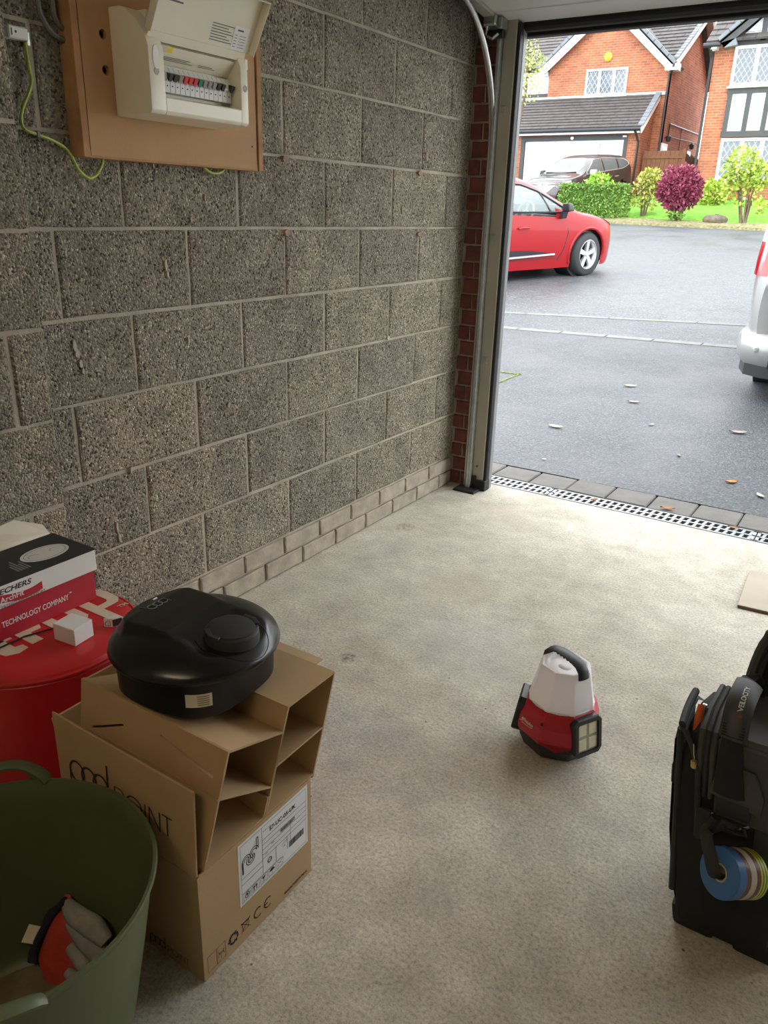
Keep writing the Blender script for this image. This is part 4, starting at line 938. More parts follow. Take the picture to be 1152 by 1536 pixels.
def hatchback():
    h = math.atan2(.894, .446)
    fw = Vector((-2.47, 10.75, 0)); hd = Vector((math.cos(h), math.sin(h), 0)); right = Vector((hd.y, -hd.x, 0))
    # front right wheel contact -> centre of car
    c = fw - hd * 1.295 - right * 0.76
    slope = math.atan(SL * hd.y); roll = math.atan(SL * hd.x)
    cz = SL * (c.y - 2.48)
    t = thing('red_hatchback', 'shiny red hatchback car parked at the road side', 'car', (c.x, c.y, cz), h)
    t.rotation_euler = (roll, -slope, h)
    W[t] = Matrix.Translation((c.x, c.y, cz)) @ t.rotation_euler.to_matrix().to_4x4()
    sh = Shell([(-1.98, .62), (-1.93, .95), (-1.82, 1.12), (-1.6, 1.32), (-1.3, 1.40), (-.6, 1.455), (.0, 1.44), (.35, 1.36), (.75, 1.14), (1.12, .955), (1.5, .88), (1.85, .78), (2.0, .66), (2.07, .5)],
               [(-1.98, .55), (-1.7, .96), (-.9, .96), (.3, .89), (1.0, .84), (1.5, .76), (1.9, .64), (2.07, .45)],
               [(-1.98, .66), (-1.85, .78), (-1.3, .845), (0, .855), (1.2, .855), (1.7, .79), (1.95, .64), (2.07, .45)],
               [(-1.98, .34), (-1.7, .17), (1.75, .14), (2.07, .22)], 4.2, .40)
    wb = 1.295; R = .315
    # windows
    wtop = lambda x: min(interp([(-1.62, 1.10), (-1.25, 1.24), (-.5, 1.335), (.05, 1.315), (.36, 1.215), (.78, .99)], x), 2)
    wbot = lambda x: interp([(-1.62, 1.03), (-.9, .985), (.0, .95), (.82, .925)], x)
    def skip(x, y, z):
        for wx in (wb, -wb):
            if (x - wx) ** 2 + (z - R) ** 2 < .37 ** 2 and abs(y) > .5 and z < .72: return True
        if abs(y) > .35 and -1.5 < x < .74 and wbot(x) < z < wtop(x) and not (-.30 < x < -.20): return True
        zt = sh.P(x)[0]
        if .38 < x < 1.03 and z > smooth_tab(sh.belt, x) + .02 and abs(y) < .60: return True
        return False
    sh.body(t, 'car_red', skip, 150)
    for sd in (1, -1):
        for a, b, nm in ((-.20, .74, 'front_side_window'), (-1.5, -.30, 'rear_side_window')):
            MB().grid(sh.panel(lin(a, b, 14), wbot, lambda x: max(wtop(x), wbot(x) + .01), sd, -.004)).build(nm, 'car_glass', t, world=False, smooth=True)
        loop = [(x, wbot(x)) for x in lin(-1.55, .80, 16)] + [(x, wtop(x)) for x in lin(.78, -1.55, 26)]
        MB().tube(sh.line(loop, sd, .002), .016, 5, True).build('window_trim', 'car_black', t, world=False, smooth=True)
        MB().grid(sh.panel(lin(-.31, -.19, 3), wbot, wtop, sd, .006)).build('door_pillar', 'car_black', t, world=False)
        MB().tube(sh.line([(.52, wbot(.52)), (.38, wtop(.38) - .01)], sd, .004), .014, 5).build('quarter_bar', 'car_black', t, world=False)
        # door shut lines (dark strips standing for shade in the gaps), handle, side trim
        MB().tube(sh.line([(-.25, .93), (-.22, .6), (-.27, .26)], sd, .0), .007, 4).tube(sh.line([(.80, .90), (.86, .65), (.80, .42), (.70, .26)], sd, .0), .007, 4).tube(sh.line([(-1.0, .30), (-.8, .30), (.70, .30)], sd, .0), .006, 4).build('door_gap_shade', 'car_black', t, world=False)
        MB().tube(sh.line([(-.10, .735), (-.02, .745), (.10, .74)], sd, .02), [.012, .017, .012], 8).build('door_handle', 'car_red', t, world=False, smooth=True)
        MB().grid(sh.panel(lin(-.98, .62, 16), lambda x: .335, lambda x: .345 + .09 * (1 - ((x + .18) / .85) ** 2), sd, .012)).build('side_trim', 'car_black', t, world=False)
        MB().tube(sh.line([(-.98, .335), (-.2, .338), (.62, .352)], sd, .014), .016, 6).build('side_strip', 'alloy', t, world=False, smooth=True)
        for wx in (wb, -wb):
            MB().tube([(wx + .375 * math.cos(a), sd * (sh.y(wx + .375 * math.cos(a), max(.25, R + .375 * math.sin(a))) - .003), R + .375 * math.sin(a)) for a in lin(-.30, PI + .30, 26)], .022, 6).build('arch_lip', 'car_red', t, world=False, smooth=True)
            MB().lathe([(.37, -.16), (.37, .16), (.0, .16)], 28, mtx=Matrix.Translation((wx, sd * .60, R)) @ Matrix.Rotation(PI / 2 * -sd, 4, 'X'), cap=False).build('arch_liner', 'car_black', t, world=False)
            wheel(t, wx, sd * .755, R - .005, R, .19, sd, .18 if wx > 0 else 0)
        # mirror on stalk
        mr = MB().hexa([(.66, sd * .90, .935), (.80, sd * .89, .945), (.80, sd * 1.03, .955), (.66, sd * 1.05, .945)], [(.65, sd * .90, 1.06), (.77, sd * .89, 1.05), (.77, sd * 1.02, 1.05), (.65, sd * 1.04, 1.07)]).build('door_mirror', 'car_black', t, world=False, bevel=.03, seg=3, smooth=True)
        MB().hexa([(.66, sd * .83, .85), (.74, sd * .83, .85), (.74, sd * .93, .85), (.66, sd * .93, .85)], [(.67, sd * .88, .96), (.76, sd * .88, .96), (.76, sd * .95, .96), (.67, sd * .95, .96)]).build('mirror_foot', 'car_black', mr, world=False, bevel=.01)
        # head and tail lamps
        MB().grid([[(x, sd * (sh.y(x, z) + .012), z) for z in lin(.665 + .42 * (1.98 - x), .69 + .44 * (1.98 - x) + .5 * (x - 1.62) * (2.02 - x), 5)] for x in lin(1.62, 1.975, 9)]).build('headlamp', 'lamp_clear', t, world=False, smooth=True)
        MB().grid([[(x, sd * (sh.y(x, z) + .012), z) for z in lin(.72, .98, 5)] for x in lin(-1.95, -1.68, 6)]).build('tail_lamp', 'tail_red', t, world=False, smooth=True)
    wsx = lin(.40, 1.05, 8)
    MB().grid([[(x, y, sh.zt(x, y) - .002) for y in lin(-.60, .60, 12)] for x in wsx]).build('windscreen', 'car_glass', t, world=False, smooth=True)
    MB().grid([[(x, y, sh.zt(x, y) + .006) for y in lin(-.52, .52, 8)] for x in lin(-1.90, -1.55, 6)]).build('rear_window', 'dark_car_glass', t, world=False, smooth=True)
    MB().grid([[(2.075 - .35 * abs(y) ** 2, y, z) for y in lin(-.42, .42, 8)] for z in lin(.36, .52, 3)]).build('grille', 'car_black', t, world=False, smooth=True)
    # cabin
    MB().box(-1.5, 1.15, -.66, .66, .26, .50).build('cabin_floor', 'car_seat', t, world=False)
    MB().hexa([(.55, -.66, .60), (1.0, -.66, .60), (1.0, .66, .60), (.55, .66, .60)], [(.60, -.64, .90), (1.02, -.64, .86), (1.02, .64, .86), (.60, .64, .90)]).build('dashboard', 'car_seat', t, world=False, bevel=.04, seg=2, smooth=True)
    for sd in (1, -1):
        s_ = MB().hexa([(-.30, sd * .36 - .24, .5), (.20, sd * .36 - .24, .5), (.20, sd * .36 + .24, .5), (-.30, sd * .36 + .24, .5)], [(-.30, sd * .36 - .24, .62), (.22, sd * .36 - .24, .66), (.22, sd * .36 + .24, .66), (-.30, sd * .36 + .24, .62)]).hexa([(-.42, sd * .36 - .23, .55), (-.28, sd * .36 - .23, .55), (-.28, sd * .36 + .23, .55), (-.42, sd * .36 + .23, .55)], [(-.55, sd * .36 - .18, 1.10), (-.46, sd * .36 - .18, 1.10), (-.46, sd * .36 + .18, 1.10), (-.55, sd * .36 + .18, 1.10)]).build('seat', 'car_seat', t, world=False, bevel=.03, seg=2, smooth=True)
        MB().box(-.57, -.49, sd * .36 - .12, sd * .36 + .12, 1.14, 1.30).box(-.54, -.52, sd * .36 - .05, sd * .36 + .05, 1.08, 1.15).build('headrest', 'car_seat', s_, world=False, bevel=.015)
    mt = Matrix.Translation((.42, -.36, .90)) @ Matrix.Rotation(-1.15, 4, 'Y')
    st = MB().tube([mt @ Vector((.18 * math.cos(a), .18 * math.sin(a), 0)) for a in lin(0, 2 * PI, 28)[:-1]], .016, 8, True)
    st.tube([mt @ Vector((-.17, 0, 0)), mt @ Vector((.17, 0, 0))], .018, 6).tube([mt @ Vector((0, -.17, 0)), mt @ Vector((0, 0, -.02))], .018, 6).lathe([(0, -.05), (.06, -.05), (.06, .01), (0, .015)], 12, mtx=mt, cap=False)
    st.build('steering_wheel', 'car_trim', t, world=False, smooth=True)
hatchback()

def suv():
    th = math.radians(33); view = Vector((-.33, .944, 0)); rightv = Vector((view.y, -view.x, 0))
    hd = (-view * math.cos(th) - rightv * math.sin(th)).normalized(); h = math.atan2(hd.y, hd.x)
    c = Vector((-7.95, 25.28, 1.68))
    t = thing('dark_crossover_car', 'dark brown crossover car parked before the white garage door', 'car', c, h)
    t.rotation_euler = (0, .10, h); t.scale = (.95, .95, .95); W[t] = Matrix.Translation(c) @ t.rotation_euler.to_matrix().to_4x4()
    sh = Shell([(-2.12, .75), (-2.08, 1.05), (-1.95, 1.30), (-1.75, 1.50), (-1.2, 1.58), (-.3, 1.61), (.2, 1.58), (.55, 1.45), (1.05, 1.13), (1.4, 1.03), (1.85, .96), (2.08, .80), (2.15, .55)],
               [(-2.12, .65), (-1.8, 1.12), (-.5, 1.02), (1.0, .96), (1.6, .90), (2.0, .75), (2.15, .5)],
               [(-2.12, .72), (-1.9, .85), (-1.2, .89), (1.3, .89), (1.9, .80), (2.15, .58)], [(-2.12, .4), (-1.8, .25), (1.9, .24), (2.15, .3)], 4.2, .33)
    wb = 1.315; R = .34
    def skip(x, y, z):
        for wx in (wb, -wb):
            if (x - wx) ** 2 + (z - R) ** 2 < .40 ** 2 and abs(y) > .5 and z < .78: return True
        return False
    sh.body(t, 'car_dark', skip, 90)
    top = lambda x: interp([(-1.75, 1.30), (-1.4, 1.43), (-.3, 1.49), (.25, 1.46), (.85, 1.10)], x); bot = lambda x: interp([(-1.75, 1.24), (-1.3, 1.12), (.85, 1.04)], x)
    for sd in (1, -1):
        for a, b in ((-.12, .80), (-.98, -.20), (-1.62, -1.06)): MB().grid(sh.panel(lin(a, b, 8), bot, top, sd, .008)).build('side_window', 'dark_car_glass', t, world=False, smooth=True)
        loop = [(x, bot(x)) for x in lin(-1.72, .84, 14)] + [(x, top(x)) for x in lin(.84, -1.72, 18)]
        MB().tube(sh.line(loop, sd, .006), .014, 5, True).build('window_trim', 'alloy', t, world=False)
        MB().tube(sh.line([(-.16, 1.0), (-.14, .4)], sd, 0), .007, 4).tube(sh.line([(-1.02, 1.05), (-1.0, .7), (-.9, .45)], sd, 0), .007, 4).build('door_gap_shade', 'car_black', t, world=False)  # thin black strips put in for the shade between the doors
        for x in (.0, -.9): MB().tube(sh.line([(x - .1, .90), (x + .1, .89)], sd, .02), .017, 6).build('door_handle', 'alloy', t, world=False)
        MB().hexa([(.62, sd * .93, 1.02), (.80, sd * .92, 1.03), (.80, sd * 1.10, 1.04), (.62, sd * 1.12, 1.03)], [(.62, sd * .93, 1.18), (.76, sd * .92, 1.17), (.76, sd * 1.08, 1.17), (.62, sd * 1.11, 1.18)]).build('door_mirror', 'alloy' if sd > 0 else 'car_black', t, world=False, bevel=.03, seg=2, smooth=True)
        for wx in (wb, -wb):
            MB().lathe([(.40, -.16), (.40, .16), (0, .16)], 24, mtx=Matrix.Translation((wx, sd * .62, R)) @ Matrix.Rotation(PI / 2 * -sd, 4, 'X'), cap=False).build('arch_liner', 'car_black', t, world=False)
            wheel(t, wx, sd * .78, R, R, .2, sd)
        MB().grid([[(x, sd * (sh.y(x, z) + .012), z) for z in lin(.72, .90 - .1 * (x - 1.7), 4)] for x in lin(1.7, 2.09, 6)]).build('headlamp', 'lamp_clear', t, world=False, smooth=True)
        MB().grid([[(x, sd * (sh.y(x, z) + .012), z) for z in lin(.95, 1.18, 4)] for x in lin(-2.08, -1.82, 5)]).build('tail_lamp', 'tail_red', t, world=False, smooth=True)
    MB().grid([[(x, y, sh.zt(x, y) + .008) for y in lin(-.66, .66, 10)] for x in lin(.45, 1.08, 7)]).build('windscreen', 'wind_glass', t, world=False, smooth=True)
    MB().tube([(1.08, -.6, sh.zt(1.08, -.6) + .02), (1.12, 0, sh.zt(1.12, 0) + .02), (1.08, .6, sh.zt(1.08, .6) + .02)], .012, 5).build('wiper', 'car_black', t, world=False)
    MB().tube([(-1.2, -.1, 1.57), (-1.35, -.1, 1.95)], .008, 5).build('aerial', 'car_black', t, world=False)
    MB().grid([[(2.16 - .3 * y * y, y, z) for y in lin(-.5, .5, 8)] for z in lin(.55, .78, 3)]).build('grille', 'alloy', t, world=False, smooth=True)
suv()

def van():
    # rear toward the garage, nose toward the road
    c = Vector((1.83, 7.0, 0)); cz = SL * (c.y - 2.48) - .02
    t = thing('silver_van', 'silver people-carrier van parked on the drive with its rear corner showing', 'van', (c.x, c.y, cz), PI / 2 - .02)
    t.rotation_euler = (0, -math.atan(SL), PI / 2 - .02); W[t] = Matrix.Translation((c.x, c.y, cz)) @ t.rotation_euler.to_matrix().to_4x4()
    sh = Shell([(-2.36, .95), (-2.34, 1.3), (-2.28, 1.72), (-2.18, 1.88), (-1.5, 1.95), (.8, 1.93), (1.1, 1.80), (1.6, 1.35), (1.85, 1.15), (2.2, 1.05), (2.38, .75)],
               [(-2.36, .80), (-2.2, 1.02), (1.0, 1.02), (1.8, 1.0), (2.2, .85), (2.38, .6)],
               [(-2.36, .80), (-2.30, .855), (-2.15, .90), (-1.5, .925), (1.2, .925), (1.9, .86), (2.38, .66)], [(-2.36, .32), (-2.2, .30), (-1.9, .27), (2.0, .3), (2.38, .34)], 5.5, .13)
    wb = 1.45; R = .33
    def skip(x, y, z):
        for wx in (wb, -wb - .1):
            if (x - wx) ** 2 + (z - R) ** 2 < .40 ** 2 and abs(y) > .5 and z < .76: return True
        return False
    sh.body(t, 'van_silver', skip, 100)
    for sd in (1, -1):
        for wx in (wb, -wb - .1):
            MB().lathe([(.40, -.18), (.40, .18), (0, .18)], 24, mtx=Matrix.Translation((wx, sd * .66, R)) @ Matrix.Rotation(PI / 2 * -sd, 4, 'X'), cap=False).build('arch_liner', 'car_black', t, world=False)
            wheel(t, wx, sd * .76, R, R, .2, sd)
        top = lambda x: 1.74; bot = lambda x: 1.12
        for a, b in ((-2.0, -.75), (-.65, .35), (.45, 1.05)): MB().grid(sh.panel(lin(a, b, 6), bot, lambda x: min(1.72, smooth_tab(sh.top, x) - .12), sd, .008)).build('side_window', 'dark_car_glass', t, world=False, smooth=True)
        MB().tube(sh.line([(-.70, 1.10), (-.70, .45)], sd, 0), .008, 4).tube(sh.line([(-2.0, 1.06), (-.4, 1.06), (1.0, 1.06)], sd, .004), .014, 4).build('door_gap_shade', 'car_black', t, world=False)  # dark strips laid along the shut lines as painted shade
        # tall rear lamp cluster wrapping the corner
        rows = []
        for z in lin(.88, 1.10, 8):
            r_ = []
            for k in range(7):
                f = k / 6; x = -2.20 - .155 * min(1, f * 1.6); yy = sh.y(x, z) + .012 - .16 * max(0, f - .5) * 2
                r_.append((x - .012, sd * yy, z))
            rows.append(r_)
        lc = MB().grid(rows).build('tail_lamp', 'tail_red', t, world=False, smooth=True)
        rows = [[(p[0] - .001, p[1], p[2] + .40) for p in r_] for r_ in rows[:-2]]
        rows2 = []
        for z in lin(1.10, 1.40, 5):
            r_ = []
            for k in range(7):
                f = k / 6; x = -2.20 - .13 * min(1, f * 1.6); yy = sh.y(x, z) + .012 - .16 * max(0, f - .5) * 2
                r_.append((x - .02, sd * yy, z))
            rows2.append(r_)
        MB().grid(rows2).build('clear_lens', 'lamp_clear', lc, world=False, smooth=True)
        # door hinge, gap (dark strip painting its shade), parking sensor, bumper reflector
        MB().box(-2.385, -2.345, sd * .735 - .03, sd * .735 + .03, .80, .86).box(-2.40, -2.36, sd * .72 - .012, sd * .72 + .012, .775, .88).build('door_hinge', 'car_black', t, world=False, bevel=.006)
        MB().tube([(-2.372, sd * .70, .50), (-2.375, sd * .715, .56), (-2.372, sd * .70, 1.0), (-2.352, sd * .68, 1.45), (-2.30, sd * .64, 1.72)], .009, 5).build('door_gap_shade', 'car_black', t, world=False)
        MB().lathe([(0, .006), (.016, .004), (.018, 0)], 14, mtx=Matrix.Translation((-2.462, sd * .76, .40)) @ Matrix.Rotation(-PI / 2, 4, 'Y'), cap=False).build('parking_sensor', 'alloy', t, world=False, smooth=True)
        MB().box(-2.49, -2.46, sd * .60 - .07, sd * .60 + .07, .36, .40).build('reflector', 'tail_red', t, world=False, bevel=.005)
    # rear doors
    for sd in (1, -1):
        MB().grid([[(-2.375 + .02 * (abs(y) / .68) ** 4 + max(0, z - 1.2) * .10, sd * y, z) for y in lin(.02, .68, 6)] for z in lin(.50, 1.68, 8)]).build('rear_door', 'van_silver', t, world=False, smooth=True)
        MB().grid([[(-2.384 + .02 * (abs(y) / .68) ** 4 + max(0, z - 1.2) * .10, sd * y, z) for y in lin(.08, .60, 5)] for z in lin(1.12, 1.60, 5)]).build('rear_window', 'dark_car_glass', t, world=False, smooth=True)
    # bumper wrapping the corners
    prof = []
    path = [(-1.95, .93), (-2.2, .925), (-2.38, .86), (-2.455, .72), (-2.475, .4), (-2.475, 0)]
    path = path + [(x, -y) for x, y in path[-2::-1]]
    rows = []
    for (dx, z) in ((-.03, .27), (.0, .31), (.01, .38), (.008, .46), (-.012, .49), (-.10, .50)):
        rows.append([(x - dx if x < -2.3 else x, y + (dx if y > .5 else -dx if y < -.5 else 0), z) for x, y in path])
    MB().grid(rows).build('bumper', 'van_silver', t, world=False, smooth=True, angle=60)
    MB().grid([[(x + .02, y * .97, z) for x, y in path] for z in (.20, .29)]).build('bumper_skirt', 'car_black', t, world=False, smooth=True)
    MB().tube([(-2.48, .66, .28), (-2.485, .66, .48)], .006, 4).build('bumper_gap', 'car_black', t, world=False)
    MB().grid([[(x, y, sh.zt(x, y) + .008) for y in lin(-.7, .7, 8)] for x in lin(1.1, 1.75, 6)]).build('windscreen', 'dark_car_glass', t, world=False, smooth=True)
van()

# ================================================================== THINGS IN THE GARAGE
# ---------------- meter board on the wall
bd = thing('meter_board', 'brown fibreboard mounting box screwed to the block wall', 'board', (0.0, 0.18, 1.446))
F0, F1 = 0.048, 0.052
y0, y1, z0, z1 = -0.150, 0.512, 1.444, 2.06
MB().box(0.0, F1, y0, y0 + .020, z0, z1).build('side_panel', 'mdf_edge_shade', bd, bevel=.0015)
MB().box(0.0, F1, y1 - .020, y1, z0, z1).build('side_panel', 'mdf_edge_shade', bd, bevel=.0015)
MB().box(0.0, F0 - .001, y0 + .02, y1 - .02, z0, z0 + .018).build('bottom_panel', 'mdf_edge_shade', bd)
fp = MB().box(F0 - .014, F0, y0 + .024, y1 - .024, z0 + .004, z1).build('front_panel', 'mdf', bd, bevel=.001)
hc = MB()
for (y, z, r_) in ((-0.058, 1.722, .011), (-0.058, 1.645, .011), (0.467, 1.512, .003)): hc.lathe([(r_, -.03), (r_, .03)], 20, mtx=Matrix.Translation((F0, y, z)) @ Matrix.Rotation(PI / 2, 4, 'Y'))
cut(fp, hc)      # drilled holes
# ---------------- consumer unit
cu = thing('consumer_unit', 'cream plastic fuse box with flap open above a row of breakers', 'fuse box', (F0, 0.14, 1.545))
cp = [(.048, 1.545), (.172, 1.549), (.178, 1.556), (.178, 1.692), (.168, 1.718), (.14, 1.752), (.105, 1.778), (.085, 1.783), (.048, 1.783)]
cy0, cy1 = -0.036, 0.312
for ye, we in ((cy0, .048), (cy1 - .028, .028)):
    MB().prism([(x, ye, z) for x, z in cp], (0, we, 0)).build('end_cheek', 'cream_plastic', cu, bevel=.003, seg=2, smooth=True)
ya, yb = cy0 + .047, cy1 - .027
MB().prism([(.048, ya, 1.545), (.172, ya, 1.549), (.178, ya, 1.556), (.178, ya, 1.588), (.150, ya, 1.594), (.048, ya, 1.594)], (0, yb - ya, 0)).build('lower_front', 'cream_plastic', cu, bevel=.002)
MB().box(.048, .125, ya, yb, 1.59, 1.78).build('back_housing', 'cream_plastic', cu)
MB().prism([(.125, ya, 1.668), (.130, ya, 1.668), (.160, ya, 1.704), (.150, ya, 1.712), (.125, ya, 1.72)], (0, yb - ya, 0)).build('inner_cover', 'cream_plastic', cu)
for y in (cy0 + .022, cy1 - .012):
    MB().lathe([(0, .0005), (.006, .0005), (.0075, .0012), (.0085, 0)], 14, mtx=Matrix.Translation((.178, y, 1.642)) @ Matrix.Rotation(PI / 2, 4, 'Y'), cap=False).build('screw_hole', 'frame_beige', cu)
sq = MB().prism([(.1782, cy0 + .022 + .010 * math.cos(a), 1.672 + .026 * math.sin(a)) for a in lin(0, 2 * PI, 20)[:-1]], (.0015, 0, 0)).build('side_clip', 'white_plastic', cu, bevel=.0005)
bz0, bz1 = 1.604, 1.664
by = ya + .006
bp_ = MB().box(.122, .129, by, by + .022, bz0, bz1).build('blank_plate', 'cream_plastic', cu)
cut(bp_, MB().lathe([(.004, -.005), (.004, .005)], 12, mtx=Matrix.Translation((.129, by + .01, 1.632)) @ Matrix.Rotation(PI / 2, 4, 'Y')))
cols = ['black', 'black', 'grey', 'red', 'red', 'red', 'green', 'grey', 'grey', 'grey', 'black', 'black', None, 'black']
pitch = (yb - by - .030) / 14
for i, cl in enumerate(cols):
    a = by + .024 + i * pitch
    b_ = MB().prism([(.122, a, bz0), (.146, a, bz0), (.146, a, bz0 + .026), (.152, a, bz0 + .03), (.152, a, bz0 + .044), (.146, a, bz0 + .048), (.140, a, bz1 - .002), (.122, a, bz1)], (0, pitch - .001, 0)).build('breaker', 'breaker_white', cu, bevel=.0005)
    if cl:
        MB().hexa([(.150, a + .002, bz0 + .032), (.156, a + .002, bz0 + .024), (.156, a + pitch - .004, bz0 + .024), (.150, a + pitch - .004, bz0 + .032)], [(.150, a + .001, bz0 + .045), (.165, a + .001, bz0 + .040), (.165, a + pitch - .002, bz0 + .040), (.150, a + pitch - .002, bz0 + .045)]).build('toggle', 'toggle_' + cl, b_, bevel=.001)
    else:
        MB().box(.150, .1525, a + .004, a + .012, bz0 + .034, bz0 + .044).build('test_button', 'label_yellow', b_, bevel=.0005)
    MB().box(.1458, .1464, a + .005, a + .009, bz0 + .014, bz0 + .017).build('rating_print', 'print_black', b_)
MB().prism([(.1285, ya + .02, 1.690), (.1585, ya + .02, 1.7025), (.1590, ya + .02, 1.7035), (.1290, ya + .02, 1.692)], (0, .0, 0)) if 0 else None
iv = frame((.1335, ya, 1.6695), (0, 1, 0), (.03, 0, .036))     # inner cover plane
m = MB()
for r_, (a, b) in enumerate(((.02, .13), (.02, .11), (.03, .12), (.15, .21), (.15, .20))): m.rect(a, .010 + .004 * (r_ % 3), b, .0115 + .004 * (r_ % 3), iv @ Matrix.Translation((0, 0, .0012)))
m.build('cover_print', 'print_grey', cu)
yl_ = MB().rect(.033, .030, .050, .046, iv @ Matrix.Translation((0, 0, .0014))).build('warning_sticker', 'label_yellow', cu)
m = MB().rect(.010, .030, .033, .046, iv @ Matrix.Translation((0, 0, .0013))).build('maker_sticker', 'shoebox_inside', cu)
# flap: hinged at the top, tilted up and toward the room; printed inside faces the room
hin = Vector((.168, 0, 1.712)); tip = Vector((.232, 0, 1.838)); dv = (tip - hin).normalized(); nv = Vector((dv.z, 0, -dv.x))
fy0, fy1 = -0.040, 0.322; FH = .155
fm = frame((hin.x, fy0, hin.z), (0, 1, 0), dv)
def pl(u, v, w_=0): return fm @ Vector((u, v, w_))
fw_ = fy1 - fy0
lid = MB().hexa([pl(0, .018, -.003), pl(fw_, .018, -.003), pl(fw_, FH, -.003), pl(0, FH, -.003)], [pl(0, .018), pl(fw_, .018), pl(fw_, FH), pl(0, FH)])
lid.hexa([pl(.012, -.004, -.003), pl(fw_ - .012, -.004, -.003), pl(fw_ - .012, .018, -.003), pl(.012, .018, -.003)], [pl(.012, -.004), pl(fw_ - .012, -.004), pl(fw_ - .012, .018), pl(.012, .018)])
for u in (0, fw_ - .003): lid.hexa([pl(u, .018, -.003), pl(u + .003, .018, -.003), pl(u + .003, FH, -.003), pl(u, FH, -.003)], [pl(u, .018, .020), pl(u + .003, .018, .020), pl(u + .003, FH, .026), pl(u, FH, .026)])
lid.hexa([pl(0, FH - .003, -.003), pl(fw_, FH - .003, -.003), pl(fw_, FH, -.003), pl(0, FH, -.003)], [pl(0, FH - .003, .026), pl(fw_, FH - .003, .026), pl(fw_, FH, .026), pl(0, FH, .026)])
flap = lid.build('flap', 'cream_plastic', cu, bevel=.001)
m = MB()
for r_ in range(5): m.rect(.012, FH - .022 - .011 * r_, .105 - .008 * (r_ == 4), FH - .018 - .011 * r_, fm @ Matrix.Translation((0, 0, .0008)))
m.build('flap_print', 'print_grey', flap); m = MB()
for r_ in range(7): m.rect(.205, .030 + .0065 * r_, .288 - .012 * (r_ % 3), .032 + .0065 * r_, fm @ Matrix.Translation((0, 0, .0008)))
m.build('flap_print', 'print_grey', flap)
st = MB().rect(.285, .020, .340, .078, fm @ Matrix.Translation((0, 0, .0010))).build('circuit_label', 'paper_white', flap)
m = MB().rect(.296, .066, .318, .070, fm @ Matrix.Translation((0, 0, .0016)))
for r_ in range(5): m.rect(.290, .027 + .007 * r_, .300, .0285 + .007 * r_, fm @ Matrix.Translation((0, 0, .0016))).rect(.308, .027 + .007 * r_, .332, .0282 + .007 * r_, fm @ Matrix.Translation((0, 0, .0016)))
m.build('label_print', 'print_grey', flap)
MB().box(.155, .172, cy1 - .004, cy1 + .010, 1.690, 1.716).build('hinge_tab', 'cream_plastic', cu, bevel=.002)
# ---------------- earth cable, clamp and supply cables
cab = [(.02, -.254, 1.675), (.02, -.252, 1.624), (.02, -.249, 1.600), (.02, -.260, 1.573), (.02, -.280, 1.541), (.02, -.289, 1.514), (.02, -.283, 1.495), (.02, -.251, 1.486), (.02, -.214, 1.477), (.02, -.179, 1.462), (.02, -.161, 1.441), (.02, -.148, 1.417), (.02, -.127, 1.400), (.02, -.110, 1.398), (.02, -.092, 1.408), (.02, -.075, 1.430), (.02, -.069, 1.447)]
def smoothpath(p, n=4):
    out = []
    for i in range(len(p) - 1):
        a, b, c_, d = [Vector(p[max(0, min(len(p) - 1, k))]) for k in (i - 1, i, i + 1, i + 2)]
        for j in range(n):
            t = j / n; out.append(.5 * ((2 * b) + (c_ - a) * t + (2 * a - 5 * b + 4 * c_ - d) * t * t + (3 * b - a - 3 * c_ + d) * t ** 3))
    return out + [Vector(p[-1])]
t = thing('earth_cable', 'green and yellow earth cable looping down to the meter board', 'cable', (.02, -.2, 1.4))
MB().tube(smoothpath(cab), .0042, 8).build('sheath', 'earth_cable', t, smooth=True)
MB().box(-.004, .026, -.256, -.246, 1.478, 1.494).build('cable_clip', 'grey_cable', t, bevel=.002)
o = MB().tube(smoothpath([(.02, .284, 1.447), (.02, .30, 1.436), (.02, .324, 1.430), (.02, .355, 1.434), (.02, .375, 1.447)]), .0042, 8).build('earth_cable', 'earth_cable', smooth=True)
tag(o, 'short loop of green and yellow cable under the meter board', 'cable')
t = thing('earth_terminal', 'white earth terminal block beside the meter board', 'terminal block', (.015, -.27, 1.69))
eb_ = MB().box(-.002, .024, -.296, -.246, 1.678, 1.704).build('body', 'white_plastic', t, bevel=.003)
cut(eb_, MB().box(.010, .030, -.290, -.286, 1.684, 1.698).lathe([(.003, -.012), (.003, .01)], 12, mtx=Matrix.Translation((.0238, -.278, 1.692)) @ Matrix.Rotation(PI / 2, 4, 'Y')))
MB().box(.002, .020, -.250, -.240, 1.668, 1.698).build('metal_end', 'galvanised', t, bevel=.002)
for k, p in enumerate(([(.02, -.215, 1.95), (.02, -.21, 1.766), (.02, -.200, 1.728), (.02, -.177, 1.704), (.02, -.145, 1.696)], [(.02, -.172, 1.95), (.02, -.171, 1.773), (.02, -.170, 1.742), (.02, -.160, 1.726), (.02, -.145, 1.719)])):
    o = MB().tube(smoothpath(p), .0065, 8).build('supply_cable', 'grey_cable', smooth=True)
    tag(o, 'thick dark grey cable bending behind the meter board' if k == 0 else 'upright dark grey cable close against the meter board side', 'cable')

